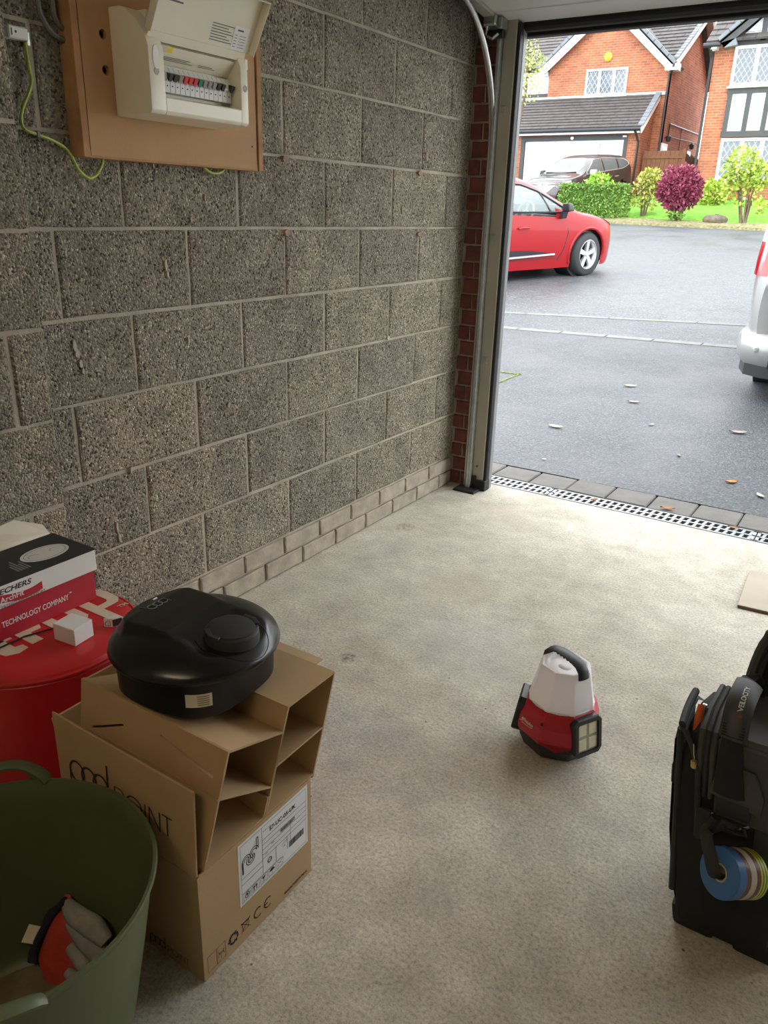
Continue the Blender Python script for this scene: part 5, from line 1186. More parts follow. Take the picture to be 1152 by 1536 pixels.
# ---------------- red pouf
PX, PY, PR, PZ = .355, -.635, .215, .452
t = thing('red_pouf', 'round red leatherette pouf with large cream lettering on top', 'pouf', (PX, PY, 0))
MB().lathe([(.0, 0), (PR - .02, 0), (PR - .004, .012), (PR, .05), (PR + .002, .25), (PR, PZ - .022), (PR - .006, PZ - .014)], 64, c=(PX, PY, 0), cap=False).build('side', 'pouf_red', t, smooth=True)
MB().lathe([(PR - .006, PZ - .014), (PR - .010, PZ - .007), (PR - .022, PZ - .002), (PR * .8, PZ), (0, PZ)], 64, c=(PX, PY, 0), cap=False).build('top', 'pouf_red', t, smooth=True)
MB().tube([(PX + (PR - .002) * math.cos(a), PY + (PR - .002) * math.sin(a), PZ - .014) for a in lin(0, 2 * PI, 72)[:-1]], .0045, 6, True).build('piping', 'pouf_red', t, smooth=True)
def plate(polys, name, mat, z, parent):
    m = MB()
    for p in polys: m.prism([(x, y, z) for x, y in p], (0, 0, .0009))
    return m.build(name, mat, parent)
z_ = PZ + .0002
letters = [
    [[(.392, -.80), (.408, -.80), (.416, -.77), (.404, -.758), (.392, -.77)]],                                                      # last of the letter before
    [[(.318, -.745), (.318, -.716), (.395, -.716), (.398, -.700), (.418, -.700), (.424, -.725), (.412, -.748), (.395, -.752)], [(.342, -.765), (.342, -.698), (.357, -.698), (.357, -.765)]],   # t
    [[(.340, -.687), (.340, -.660), (.413, -.660), (.413, -.687)]],                                                                 # r stem
    [[(.340, -.660), (.340, -.632), (.352, -.628), (.366, -.634), (.366, -.660)]],
    [[(.344, -.620), (.344, -.594), (.388, -.594), (.396, -.585), (.396, -.570), (.388, -.562), (.344, -.562), (.344, -.535), (.400, -.535), (.418, -.552), (.418, -.603), (.400, -.620)]],        # u
    [[(.300, -.522), (.300, -.496), (.478, -.496), (.478, -.522)], [(.300, -.496), (.300, -.455), (.316, -.438), (.340, -.4345), (.385, -.437), (.402, -.452), (.405, -.496), (.384, -.496), (.381, -.468), (.372, -.462), (.330, -.462), (.323, -.470), (.323, -.496)]],
]
for k, L_ in enumerate(letters): plate(L_, 'letter', 'pouf_letter', z_, t)
text('TM', .018, frame((.432, -.470, z_ + .0006), (0, 1, 0), (-1, 0, 0)), 'pouf_letter', t, 'trademark', .0006)
# ---------------- shoe box
t = thing('shoe_box', 'red shoe box with black and white lid standing on the red pouf', 'box', (.268, -.64, PZ))
sx0, sx1, sy0, sy1 = .203, .350, -.800, -.472
MB().box(sx0, sx1, sy0, sy1, PZ + .001, PZ + .092).build('carton', 'shoebox_red', t, bevel=.001)
ld = MB().box(sx0 - .006, sx1 + .006, sy0 - .006, sy1 + .006, PZ + .077, PZ + .128).build('lid', 'shoebox_white', t, bevel=.0015)
MB().box(sx0 - .008, sx1 + .006, sy0 - .006, sy1 + .008, PZ + .128, PZ + .130).build('lid_top', 'shoebox_black', ld)
ft_ = frame((sx1 + .0004, sy0, PZ), (0, 1, 0), (0, 0, 1)); lt_ = frame((sx1 + .0065, sy0, PZ), (0, 1, 0), (0, 0, 1))
text('TECHNOLOGY COMPANY', .019, ft_ @ Matrix.Translation((.088, .030, 0)), 'shoebox_white', t, 'printed_words', .0002, 0, width=.166)
text('TM', .005, ft_ @ Matrix.Translation((.256, .043, 0)), 'shoebox_white', t, 'printed_mark', .0001)
text('THE COMFORT', .019, ft_ @ Matrix.Translation((.0, .030, 0)), 'shoebox_white', t, 'printed_words') if 0 else None
text('SKECHERS', .017, lt_ @ Matrix.Translation((.066, .109, 0)), 'print_black', ld, 'brand_lettering', .0004, .25, width=.100)
m = MB()
up_ = [(x, .104 - .000 + .006 * math.sin((x - .03) / .16 * 2 * PI)) for x in lin(.04, .19, 20)]
lo_ = [(x, .086 + .006 * math.sin((x - .03) / .16 * 2 * PI)) for x in lin(.19, .04, 20)]
m.poly(up_ + lo_, lt_ @ Matrix.Translation((0, 0, .0001))); m.build('ribbon_print', 'shoebox_red', ld)
text('ArchFit', .018, lt_ @ Matrix.Translation((.090, .0895, .0004)), 'shoebox_white', ld, 'ribbon_lettering', .0003)
text('PODIATRIST CERTIFIED ARCH SUPPORT', .0085, lt_ @ Matrix.Translation((.03, .0775, .0004)), 'print_grey', ld, 'small_print', .0001, width=.165)
tt = frame((sx1 + .006, sy0, PZ + .1304), (0, 1, 0), (-1, 0, 0))
m = MB().poly([(.252 + .058 * math.cos(a), .072 + .038 * math.sin(a)) for a in lin(0, 2 * PI, 32)[:-1]], tt).build('oval_print', 'shoebox_white', ld)
m = MB().ribbon([(.252 + .050 * math.cos(a), .072 + .031 * math.sin(a)) for a in lin(0, 2 * PI, 32)[:-1]], .0012, tt @ Matrix.Translation((0, 0, .0003)), True)
for cx in (.225, .28): m.ribbon(arc(cx, .072, .014, 20, 200, 10, .010), .0012, tt @ Matrix.Translation((0, 0, .0003)))
m.build('oval_outline', 'verge_grey', ld)
m = MB()
for k in range(5): m.rect(.158 + .007 * k, .030, .162 + .007 * k, .030 + .012 * (3 + k % 3), tt)
m.build('lid_print', 'galvanised_dull', ld)
cd = thing('instruction_leaflet', 'small folded grey leaflet lying on the shoe box lid', 'leaflet', (.30, -.73, PZ + .130))
MB().hexa([(.275, -.79, PZ + 0.1304), (.325, -.79, PZ + 0.1304), (.325, -.705, PZ + 0.1304), (.275, -.70, PZ + 0.1304)], [(.275, -.79, PZ + 0.1322), (.325, -.79, PZ + 0.1322), (.325, -.705, PZ + 0.1322), (.275, -.70, PZ + 0.1322)]).build('page', 'verge_grey', cd)
MB().hexa([(.285, -.78, PZ + 0.1324), (.315, -.78, PZ + 0.1324), (.315, -.725, PZ + 0.1352), (.285, -.72, PZ + 0.1352)], [(.285, -.78, PZ + 0.1332), (.315, -.78, PZ + 0.1332), (.315, -.725, PZ + 0.1362), (.285, -.72, PZ + 0.1362)]).build('fold', 'shoebox_white', cd)
# opened cream carton leaning behind the shoe box
t = thing('open_carton', 'cream cardboard carton with raised flap leaning behind the shoe box', 'carton', (.16, -.57, PZ))
MB().sheet((.178, -.78, PZ), (.178, -.445, PZ), (.118, -.425, PZ + .098), (.118, -.79, PZ + .125), .003).build('back_panel', 'shoebox_inside', t)
MB().prism([(.118, -.79, PZ + .125), (.118, -.425, PZ + .098), (.116, -.44, PZ + .125), (.112, -.51, PZ + .158), (.114, -.60, PZ + .150), (.112, -.79, PZ + .15)], (.003, 0, .001)).build('top_flap', 'shoebox_inside', t)
MB().sheet((.186, -.78, PZ), (.186, -.47, PZ), (.165, -.455, PZ + .10), (.165, -.78, PZ + .115), .003).build('front_flap', 'shoebox_inside', t)
# small white box, little silver box and cord on the pouf
t = thing('white_cube_box', 'plain small white cardboard cube on the red pouf', 'box', (.465, -.618, PZ))
MB().hexa([(.434, -.648, PZ + .001), (.497, -.642, PZ + .001), (.489, -.588, PZ + .001), (.428, -.596, PZ + .001)], [(.434, -.648, PZ + .040), (.497, -.642, PZ + .040), (.489, -.588, PZ + .040), (.428, -.596, PZ + .040)]).build('carton', 'shoebox_white', t, bevel=.0012)
MB().sheet((.436, -.6475, PZ + .0402), (.4965, -.6415, PZ + .0402), (.4885, -.5885, PZ + .0402), (.4285, -.5955, PZ + .0402), .0006).build('lid_flap', 'paper_white', t)
t = thing('silver_package', 'tiny silver and white package beside the black charger on the pouf', 'package', (.485, -.535, PZ))
MB().hexa([(.474, -.550, PZ), (.492, -.540, PZ), (.500, -.520, PZ), (.482, -.522, PZ)], [(.474, -.550, PZ + .021), (.492, -.540, PZ + .021), (.500, -.520, PZ + .021), (.482, -.522, PZ + .021)]).build('carton', 'shoebox_white', t, bevel=.0008)
MB().hexa([(.4925, -.5405, PZ + .002), (.4935, -.5405, PZ + .002), (.5012, -.521, PZ + .002), (.5002, -.521, PZ + .002)], [(.4925, -.5405, PZ + .019), (.4935, -.5405, PZ + .019), (.5012, -.521, PZ + .019), (.5002, -.521, PZ + .019)]).build('dark_print', 'shoebox_black', t)
MB().ribbon([(.003, .004), (.003, .010), (.010, .016), (.015, .016), (.015, .004), (.003, .004)], .0012, frame((.4743, -.5503, PZ), (.018, .010, 0), (0, 0, 1))).build('line_print', 'print_black', t)
o = MB().tube([(.376, -.84, PZ + .0035), (.376, -.74, PZ + .0035), (.376, -.68, PZ + .0035), (.396, -.62, PZ + .0035), (.426, -.610, PZ + .0035)], .0022, 6).build('black_cord', 'print_black', smooth=True)
tag(o, 'thin black cord running across the lettering on the red pouf', 'cord')

# ---------------- charger carton
BX0, BX1, BY0, BY1, BZ = .645, 1.011, -.808, -.490, .250
T_ = .005
t = thing('charger_carton', 'brown cardboard shipping carton with raised flap and white shipping label', 'box', ((BX0 + BX1) / 2, (BY0 + BY1) / 2, 0))
MB().box(BX0 + .006, BX1 - .006, BY0 + .006, BY1 - .006, .002, .008).build('bottom', 'cardboard', t)
so = MB().box(BX0, BX1 - .0005, BY0, BY0 + T_, .001, BZ).build('front_wall', 'cardboard', t)
ea = MB().box(BX1 - T_, BX1, BY0 + .0005, BY1, .001, BZ).build('label_wall', 'cardboard', t)
MB().box(BX0 + .0005, BX1 - .0055, BY1 - T_, BY1 - .0003, .001, BZ - .001).build('rear_wall', 'cardboard', t)
MB().box(BX0, BX0 + T_, BY0 + .0055, BY1 - .0055, .001, BZ - .001).build('left_wall', 'cardboard', t)
fl_ = MB().hexa([(BX0, BY0, BZ), (BX1 - .002, BY0, BZ), (BX1 - .002, BY0 + T_, BZ), (BX0, BY0 + T_, BZ)], [(BX0 - .012, BY0 + .008, .436), (BX1 - .002, BY0 + .008, .430), (BX1 - .002, BY0 + .013, .430), (BX0 - .012, BY0 + .013, .436)]).build('front_flap', 'cardboard', t, bevel=.0015)
MB().hexa([(BX0, BY0 + .02, BZ), (BX0 + T_, BY0 + .02, BZ), (BX0 + T_, BY1, BZ), (BX0, BY1, BZ)], [(BX0 - .035, BY0 + .02, .405), (BX0 - .030, BY0 + .02, .405), (BX0 - .030, BY1, .405), (BX0 - .035, BY1, .405)]).build('left_flap', 'cardboard', t)
# "pod POINT" in thin strokes on the flap
def pod_point(mtx, s, wd, parent, name):
    """s = total width of the two words"""
    m = MB(); k = s / .275
    P = lambda pts: [(x * k, y * k) for x, y in pts]
    ex, ey = .0205, .0225
    for cx in (.0205, .0545, .0885): m.ribbon(P(arc(cx, .0235, ex, 0, 360, 24, ey)[:-1]), wd, mtx, True)
    m.ribbon(P([(.0, .0235), (.0, -.022)]), wd, mtx); m.ribbon(P([(.109, .001), (.109, .077)]), wd, mtx)
    w2 = wd * .62; h = .041; x = .128
    m.ribbon(P([(x, 0), (x, h), (x + .014, h)] + arc(x + .014, h - .011, .011, 90, -90, 8) + [(x, h - .022)]), w2, mtx); x += .030
    m.ribbon(P(arc(x + .021, h / 2, .021, 0, 360, 24)[:-1]), w2, mtx, True); x += .051
    m.ribbon(P([(x, 0), (x, h)]), w2, mtx); x += .011
    m.ribbon(P([(x, 0), (x, h)]), w2, mtx); m.ribbon(P([(x, h), (x + .026, 0)]), w2, mtx); m.ribbon(P([(x + .026, 0), (x + .026, h)]), w2, mtx); x += .032
    m.ribbon(P([(x, h), (x + .026, h)]), w2, mtx); m.ribbon(P([(x + .013, h), (x + .013, 0)]), w2, mtx)
    return m.build(name, 'print_black', parent)
ang = math.atan2(.008, .18)
pod_point(frame((.678, BY0 + .0025 - .0012, .307), (1, 0, 0), (0, .008, .18)), .275, .0046, fl_, 'carton_lettering')
pod_point(frame((.868, BY0 - .0008, .016), (1, 0, 0), (0, 0, 1)), .105, .0018, so, 'small_lettering')
# shipping label
LY0, LY1, LZ0, LZ1 = -.708, -.502, .092, .241
lb = MB().box(BX1, BX1 + .0006, LY0, LY1, LZ0, LZ1).build('shipping_label', 'paper_white', ea)
lm = frame((BX1 + .0010, LY0, LZ0), (0, 1, 0), (0, 0, 1)); lw, lh = LY1 - LY0, LZ1 - LZ0
m = MB(); k_ = .0006
def seg(*pts, w=.0009, closed=False): m.ribbon(pts, w, lm, closed)
seg((.006, .006), (lw - .006, .006), (lw - .006, lh - .006), (.006, lh - .006), closed=True)
seg((.006, .028), (lw * .58, .028)); seg((.006, .064), (.066, .064)); seg((.066, .028), (.066, lh - .006)); seg((.006, .05), (.066, .05))
for z in (.112, .100, .088, .076): seg((.066, z), (lw - .006, z))
seg((.105, .028), (.105, .066)); seg((.066, .066), (lw - .006, .066)); seg((.150, .05), (.150, .10)); seg((.14, .034), (.14, .066))
for k in range(5):  # handling pictogram frames
    a = .010 + .024 * k; seg((a, .009), (a + .020, .009), (a + .020, .026), (a, .026), w=.0009, closed=True)
# pictograms: arrows up, glass, umbrella, ring, crossed crate
for a in (.039, .046): seg((a, .011), (a, .019), w=.0022); m.poly([(a - .0035, .018), (a + .0035, .018), (a, .0235)], lm)
m.poly([(.060, .023), (.074, .023), (.0675, .016)], lm); seg((.0675, .017), (.0675, .0115), w=.001); seg((.063, .0115), (.072, .0115), w=.001)
m.poly(arc(.092, .017, .0075, 0, 180, 10), lm); seg((.092, .017), (.092, .0115), w=.001)
seg(*arc(.020, .0175, .006, 0, 360, 14), w=.0018); m.poly(arc(.020, .0185, .0028, 0, 360, 10), lm)
seg((.108, .012), (.124, .024), w=.0008); seg((.124, .012), (.108, .024), w=.0008)
seg(*arc(.086, .050, .0055, 0, 360, 16), w=.0022); seg((.079, .050), (.093, .050), w=.0012)
# barcodes
x = .146
while x < .193: b = random.choice((.0006, .0012, .0018)); m.rect(x, .032, x + b, .048, lm); x += b + random.choice((.0008, .0014))
x = .120
while x < .165: b = random.choice((.0006, .0012)); m.rect(x, .090, x + b, .0985, lm); x += b + random.choice((.0008, .0014))
# looped pod emblem
s_ = .0145
def E_(pts, w=.0019): m.ribbon([(.010 + x * s_, .074 + y * s_) for x, y in pts], w, lm)
for off in (0, .34):
    rr = .80 - off
    E_([(off * .5, 0), (off * .5, 1.8)] + arc(.80, 1.8, rr, 180, -60, 16), .0019)
    E_(arc(1.55, 1.45, rr, 140, 400, 18), .0019)
    E_(arc(2.3, 2.1, rr, 250, 0, 18) + [(3.1 - off, 4.0)], .0019)
E_([(3.1 - .34, 4.0), (3.1, 4.0)], .0019); E_([(0, 0), (.17, 0)], .0019)
m.build('label_print', 'print_black', lb)
text('S7-UC-05-UK', .0135, lm @ Matrix.Translation((.088, .1195, 0)), 'print_black', lb, 'model_code', .0004, width=.080)
for s2, sz, x, z in (('Model code:', .005, .068, .130), ('PEL', .007, .092, .082), ('7.4 kW', .006, .122, .056), ('UK', .006, .126, .048), ('230V', .005, .072, .070)):
    text(s2, sz, lm @ Matrix.Translation((x, z, 0)), 'print_grey', lb, 'small_print')
# marks printed along the foot of the carton
em = frame((BX1 + .0006, 0, 0), (0, 1, 0), (0, 0, 1)); m = MB()
m.ribbon([(-.798, .014), (-.752, .014), (-.752, .052), (-.798, .052)], .0012, em, True); m.ribbon([(-.775, .014), (-.775, .052)], .0012, em)
m.ribbon(arc(-.7635, .036, .006, 150, 390, 14), .0012, em); m.ribbon(arc(-.7635, .027, .007, -20, 200, 12), .0010, em); m.ribbon([(-.7635, .018), (-.7635, .028)], .0010, em)
for k in range(3):   # recycling arrows
    a0 = 90 + 120 * k; m.ribbon(arc(-.730, .036, .011, a0, a0 + 80, 8), .0048, em)
    a = math.radians(a0 + 98); c_ = (-.730 + .011 * math.cos(a - .25), .036 + .011 * math.sin(a - .25)); m.poly([(c_[0] + .006 * math.cos(a), c_[1] + .006 * math.sin(a)), (c_[0] - .006 * math.cos(a), c_[1] - .006 * math.sin(a)), (c_[0] - .007 * math.sin(a), c_[1] + .007 * math.cos(a))], em)
m.ribbon([(-.706, .048), (-.686, .048), (-.689, .028), (-.703, .028)], .0014, em, True); m.ribbon([(-.709, .026), (-.683, .052)], .0014, em); m.ribbon([(-.683, .026), (-.709, .052)], .0014, em); m.ribbon([(-.708, .048), (-.684, .048)], .0022, em)
m.ribbon(arc(-.660, .038, .0115, 50, 310, 14), .0032, em); m.ribbon(arc(-.630, .038, .0115, 50, 310, 14), .0032, em); m.ribbon([(-.641, .038), (-.631, .038)], .0030, em)
m.build('carton_marks', 'print_black', ea)
text('MANUFACTURED IN THE UK', .009, em @ Matrix.Translation((-.580, .012, 0)), 'print_black', ea, 'origin_print', .0003, width=.075)

# ---------------- cardboard insert standing in the carton
t = thing('cardboard_insert', 'folded brown cardboard packing insert rising out of the carton', 'packaging', (.84, -.63, .24))
def X_(z): return 1.009 + .156 * (z - .25)          # flared front edge
S = .0045
def vsheet(name, y_top, y_bot, zt, zb, x0=.665, cut=0.0):
    return MB().hexa([(x0, y_bot, zb), (X_(zb) - cut, y_bot, zb), (X_(zb) - cut, y_bot + S, zb), (x0, y_bot + S, zb)], [(x0, y_top, zt), (X_(zt) - cut, y_top, zt), (X_(zt) - cut, y_top + S, zt), (x0, y_top + S, zt)]).build(name, 'cardboard', t)
def hsheet(name, ya, za, yb, zb, x0=.665, cut=0.0, drop=0.0):
    return MB().hexa([(x0, ya, za + drop), (X_(za) - cut, ya, za), (X_(zb) - cut, yb, zb), (x0, yb, zb + drop)], [(x0, ya, za + S + drop), (X_(za) - cut, ya, za + S), (X_(zb) - cut, yb, zb + S), (x0, yb, zb + S + drop)]).build(name, 'cardboard', t)
fs_ = vsheet('front_sheet', -.754, -.790, .500, .245, .672)
# two slots cut in the front sheet
def fpt(x, z, d=0): return (x, -.790 + .036 * (z - .245) / .255 - .0006 - d, z)
sc_ = MB()
for (xa, za, xb, zb) in ((.703, .410, .792, .449), (.888, .467, 1.018, .440)):
    A, B_ = Vector(fpt(xa, za)), Vector(fpt(xb, zb)); d = (B_ - A).normalized(); n_ = Vector((-d.z, 0, d.x)) * .0030; f_, b_2 = Vector((0, -.012, 0)), Vector((0, .016, 0))
    sc_.hexa([A - n_ + f_, B_ - n_ + f_, B_ - n_ + b_2, A - n_ + b_2], [A + n_ + f_, B_ + n_ + f_, B_ + n_ + b_2, A + n_ + b_2])
cut(fs_, sc_)
hsheet('top_sheet', -.752, .4955, -.606, .442, .672)
vsheet('divider', -.606, -.622, .442, .318, .70)
hsheet('shelf', -.770, .402, -.622, .320, .70, 0)
hsheet('shelf', -.745, .462, -.612, .418, .72, .055)
vsheet('tall_sheet', -.600, -.629, .496, .242, .690)
hsheet('top_sheet', -.600, .496, -.458, .496, .690)
vsheet('end_sheet', -.460, -.480, .496, .240, .690)
hsheet('shelf', -.603, .446, -.464, .446, .72, .050)
hsheet('shelf', -.612, .364, -.470, .366, .70, .0)
hsheet('shelf', -.628, .2475, -.480, .2475, .70, .0, .06)
hsheet('shelf', -.786, .2485, -.632, .2485, .70, .0, .06)
vsheet('divider', -.628, -.634, .300, .2535, .80)
MB().hexa([(.672, -.754, .30), (.677, -.754, .30), (.677, -.46, .30), (.672, -.46, .30)], [(.672, -.754, .496), (.677, -.754, .496), (.677, -.46, .496), (.672, -.46, .496)]).build('rear_sheet', 'cardboard', t)
MB().sheet((.80, -.455, .492), (.995, -.455, .492), (.99, -.42, .486), (.81, -.42, .486), .003).build('tuck_flap', 'cardboard', t)

# ---------------- wall charger lying on the insert
CX, CY, CZ0 = .848, -.625, .503
t = thing('wall_charger', 'black domed car charging unit with round socket cover on the packing insert', 'charger', (CX, CY, CZ0), math.radians(4))
RB, RD = .128, .157
def sup(r, a, e=2.6):
    c_, s2 = abs(math.cos(a)), abs(math.sin(a)); return r / ((c_ ** e + s2 ** e) ** (1 / e))
ring = lambda r, z, e: [(sup(r, a, e) * math.cos(a), sup(r, a, e) * math.sin(a), z) for a in lin(0, 2 * PI, 64)]
MB().grid([ring(RB - .006, 0, 3.0), ring(RB, .006, 3.0), ring(RB + .002, .075, 3.0), ring(RB + .002, .085, 3.0)]).add([(p[0], p[1], 0) for p in ring(RB - .006, 0, 3.0)[:-1]], [tuple(range(64))]).build('back_box', 'charger_base', t, world=False, smooth=True)
# domed cover as a height field, s along the crest (logo -> socket), u across it
def dome(s, u):
    r = math.hypot(s, u)
    base = .030 * max(0, 1 - r ** 2.6)
    lip = .018 * (max(0, 1 - r ** 7)) ** .5
    h = base + lip
    wdt = .50 + .06 * math.cos(s * 3.0)
    wdt = interp([(-1, .30), (-.55, .56), (-.1, .52), (.25, .42), (.6, .50), (.9, .36), (1, .2)], s)
    hp = interp([(-1, .034), (-.6, .0475), (-.25, .0500), (.0, .047), (.25, .038), (.45, .031), (.7, .028), (1, .020)], s)
    k = sstep(wdt + .07, wdt - .05, abs(u)) * sstep(.93, .80, r)
    return h + (hp - h) * k
rows = []
NR, NA = 44, 120
for i in range(NR + 1):
    r = (i / NR) ** .8
    rows.append([(RD * r * math.cos(a), RD * r * math.sin(a), .083 + dome(r * math.cos(a), r * math.sin(a))) for a in lin(0, 2 * PI, NA)])
rows.append([(RD * .99 * math.cos(a), RD * .99 * math.sin(a), .079) for a in lin(0, 2 * PI, NA)])
rows.append([(RD * .93 * math.cos(a), RD * .93 * math.sin(a), .074) for a in lin(0, 2 * PI, NA)])
rows.append([(RB * .9 * math.cos(a), RB * .9 * math.sin(a), .076) for a in lin(0, 2 * PI, NA)])
MB().grid(rows).build('cover', 'charger_black', t, world=False, smooth=True, angle=60)
# socket: collar and hinged round lid
sm_ = Matrix.Translation((RD * .56, 0, .083 + .025)) @ Matrix.Rotation(.07, 4, 'Y')
so_ = MB().lathe([(.050, -.01), (.0495, .010), (.0475, .022), (.044, .024), (.0, .024)], 48, mtx=sm_, cap=False).build('socket_collar', 'charger_matte', t, world=False, smooth=True, angle=40)
MB().lathe([(.0415, .0235), (.041, .0265), (.038, .0275), (0, .0285)], 48, mtx=sm_, cap=False).build('socket_lid', 'charger_matte', so_, world=False, smooth=True)
for a0 in (75, 255):
    m = MB(); m.prism([sm_ @ Vector((r_ * math.cos(math.radians(a0 + d)), r_ * math.sin(math.radians(a0 + d)), .0235)) for r_, d in ((.041, -26), (.0505, -26), (.0515, 0), (.0505, 26), (.041, 26), (.0425, 0))], sm_.to_3x3() @ Vector((0, 0, .004)))
    m.build('lid_tab', 'charger_matte', so_, world=False, bevel=.0008)
# recessed seam round the socket and emblem
seam = [(.56 * RD + .066 * math.cos(a), .064 * math.sin(a)) for a in lin(-2.2, 2.2, 26)]
MB().tube([(x, y, .083 + dome(x / RD, y / RD) + .0004) for x, y in seam], .0008, 5).build('seam', 'charger_base', t, world=False)
m = MB()
def onD(x, y): return (x, y, .083 + dome(x / RD, y / RD) + .0007)
for path in (arc(-.088, .012, .009, 0, 360, 18), arc(-.088, -.002, .009, 0, 360, 18), arc(-.088, -.016, .009, 0, 360, 18), [(-.097, .021), (-.075, .021)], [(-.097, -.025), (-.112, -.025)]):
    m.tube([onD(x, y) for x, y in path], .0008, 4)
m.build('emblem', 'charger_line', t, world=False)
MB().tube([onD(-.112, .010), onD(-.112, .020)], .0022, 6).build('status_light', 'white_plastic', t, world=False)
# rating sticker on the side facing the room
a_ = math.radians(-64)
def onB(a, z): r_ = sup(RB + .002, a, 3.0) + .0008; return (r_ * math.cos(a), r_ * math.sin(a), z)
stk = MB().grid([[onB(a, z) for z in (.030, .056)] for a in lin(math.radians(-56), math.radians(-38), 8)]).build('rating_sticker', 'pouf_letter', t, world=False)
m = MB()
for k in range(5): m.grid([[(lambda p: (p[0] * 1.004, p[1] * 1.004, p[2]))(onB(a, z)) for z in (.034 + .0042 * k, .0355 + .0042 * k)] for a in lin(math.radians(-48), math.radians(-40), 4)])
m.build('sticker_print', 'print_grey', stk, world=False)
for a in (-1.9, -1.35): MB().lathe([(0, .001), (.0018, .001), (.0018, 0)], 8, mtx=Matrix.Translation(onB(a, .066)) @ Matrix.Rotation(a, 4, 'Z') @ Matrix.Rotation(PI / 2, 4, 'Y'), cap=False).build('rivet', 'charger_line', t, world=False)

# ---------------- green flexible tub
TX, TY, TZ, TR, TB = .850, -1.060, .366, .232, .166
t = thing('green_tub', 'large olive green flexible tub with moulded handles', 'tub', (TX, TY, 0))
def trad(z): return TB + (TR - TB) * (z / TZ) ** .85
prof_o = [(TB - .015, .0), (TB, .006)] + [(trad(z), z) for z in lin(.02, TZ - .012, 12)] + [(TR + .004, TZ - .010), (TR + .006, TZ - .004), (TR + .004, TZ), (TR - .001, TZ)]
MB().lathe(prof_o, 72, c=(TX, TY, 0), cap=False).build('outside', 'tub_green', t, smooth=True, angle=60)
prof_i = [(TR - .001, TZ - .0005)] + [(trad(z) - .004, z) for z in lin(TZ - .012, .025, 12)] + [(TB - .012, .008), (0, .006)]
MB().lathe(prof_i, 72, c=(TX, TY, 0), cap=False).build('inside', 'tub_green', t, smooth=True, angle=60)
MB().lathe([(0, .010), (TB * .7, .012), (TB - .012, .009), (TB - .012, .007), (0, .007)], 40, c=(TX, TY, 0), cap=False).build('dirt', 'dust', t)
for a0, wd_, rise in ((math.radians(143), .56, .032), (math.radians(-36), .60, .022)):   # handles rising from the rim
    pth = []
    for k in range(21):
        f = k / 20; a = a0 - wd_ / 2 + wd_ * f; h_ = rise * math.sin(PI * f) ** .7; rr = TR + .003 + .012 * math.sin(PI * f)
        pth.append((TX + rr * math.cos(a), TY + rr * math.sin(a), TZ - .004 + h_))
    hn = MB().tube(pth, .0085, 10, flat=(1.5, .8, (0, 0, 1))).build('handle', 'tub_green', t, smooth=True)
    # web ends where the handle merges into the rim
    for sgn in (0, 1):
        a = a0 + (-wd_ / 2 if sgn == 0 else wd_ / 2); b = a + (.13 if sgn == 0 else -.13)
        q = [(TX + (TR + .002) * math.cos(x_), TY + (TR + .002) * math.sin(x_)) for x_ in (a, b)]
        MB().prism([(q[0][0], q[0][1], TZ - .008), (q[1][0], q[1][1], TZ - .008), (q[1][0], q[1][1], TZ + rise * .55)], Vector((math.cos(a), math.sin(a), 0)) * .006).build('handle_web', 'tub_green', hn)

# ---------------- glove in the tub
GX, GY, GZ = .812, -.925, .030
t = thing('work_glove', 'red work glove with grey fingers lying in the green tub', 'glove', (GX, GY, GZ))
def blobmesh(name, mat, secs, parent, n=14, ex=2.4):
    """loft through (centre, right, up) cross sections"""
    m = MB(); rows = []
    for c_, rv, uv in secs:
        c_, rv, uv = Vector(c_), Vector(rv), Vector(uv)
        rows.append([c_ + rv * (math.copysign(abs(math.cos(a)) ** (2 / ex), math.cos(a))) + uv * (math.copysign(abs(math.sin(a)) ** (2 / ex), math.sin(a))) for a in lin(0, 2 * PI, n)])
    m.grid(rows)
    for r_, rev in ((rows[0], 1), (rows[-1], 0)): m.add(r_[:-1], [tuple(range(n))])
    return m.build(name, mat, parent, smooth=True, angle=70)
blobmesh('back_panel', 'glove_red', [((.806, -.952, .016), (.040, .018, 0), (-.006, .012, .004)), ((.795, -.940, .050), (.049, .022, .003), (-.009, .018, .006)), ((.784, -.926, .088), (.034, .016, .003), (-.010, .020, .008)), ((.772, -.911, .125), (.018, .007, .0), (-.007, .014, .006)), ((.766, -.904, .142), (.007, .003, 0), (-.003, .006, .003))], t)
MB().tube(smoothpath([(.772, -.913, .148), (.756, -.926, .122), (.742, -.944, .088), (.735, -.962, .055), (.738, -.972, .030)]), .0075, 8, flat=(1.3, .7, (0, 0, 1))).build('binding', 'glove_navy', t, smooth=True)
MB().tube(smoothpath([(.752, -.913, .118), (.740, -.924, .105), (.736, -.934, .088)]), .008, 8).build('binding', 'glove_navy', t, smooth=True)
for pts, r in (([(.772, -.908, .136), (.806, -.915, .136), (.846, -.910, .128), (.878, -.908, .112)], [.011, .019, .021, .013]), ([(.792, -.918, .112), (.836, -.922, .104), (.868, -.920, .088), (.884, -.922, .075)], [.012, .018, .018, .011]), ([(.812, -.938, .085), (.846, -.940, .075), (.868, -.942, .060)], [.010, .015, .010]), ([(.818, -.955, .045), (.836, -.952, .040), (.850, -.946, .036)], [.008, .012, .008])):
    MB().tube(smoothpath(pts, 4), [r[min(len(r) - 1, int(i / 4))] + (r[min(len(r) - 1, int(i / 4) + 1)] - r[min(len(r) - 1, int(i / 4))]) * (i % 4) / 4 for i in range(4 * (len(pts) - 1) + 1)], 12).build('finger', 'glove_grey', t, smooth=True)
MB().sheet((.712, -.972, .062), (.742, -.958, .062), (.738, -.938, .084), (.708, -.950, .084), .0008).build('care_tag', 'pouf_letter', t)

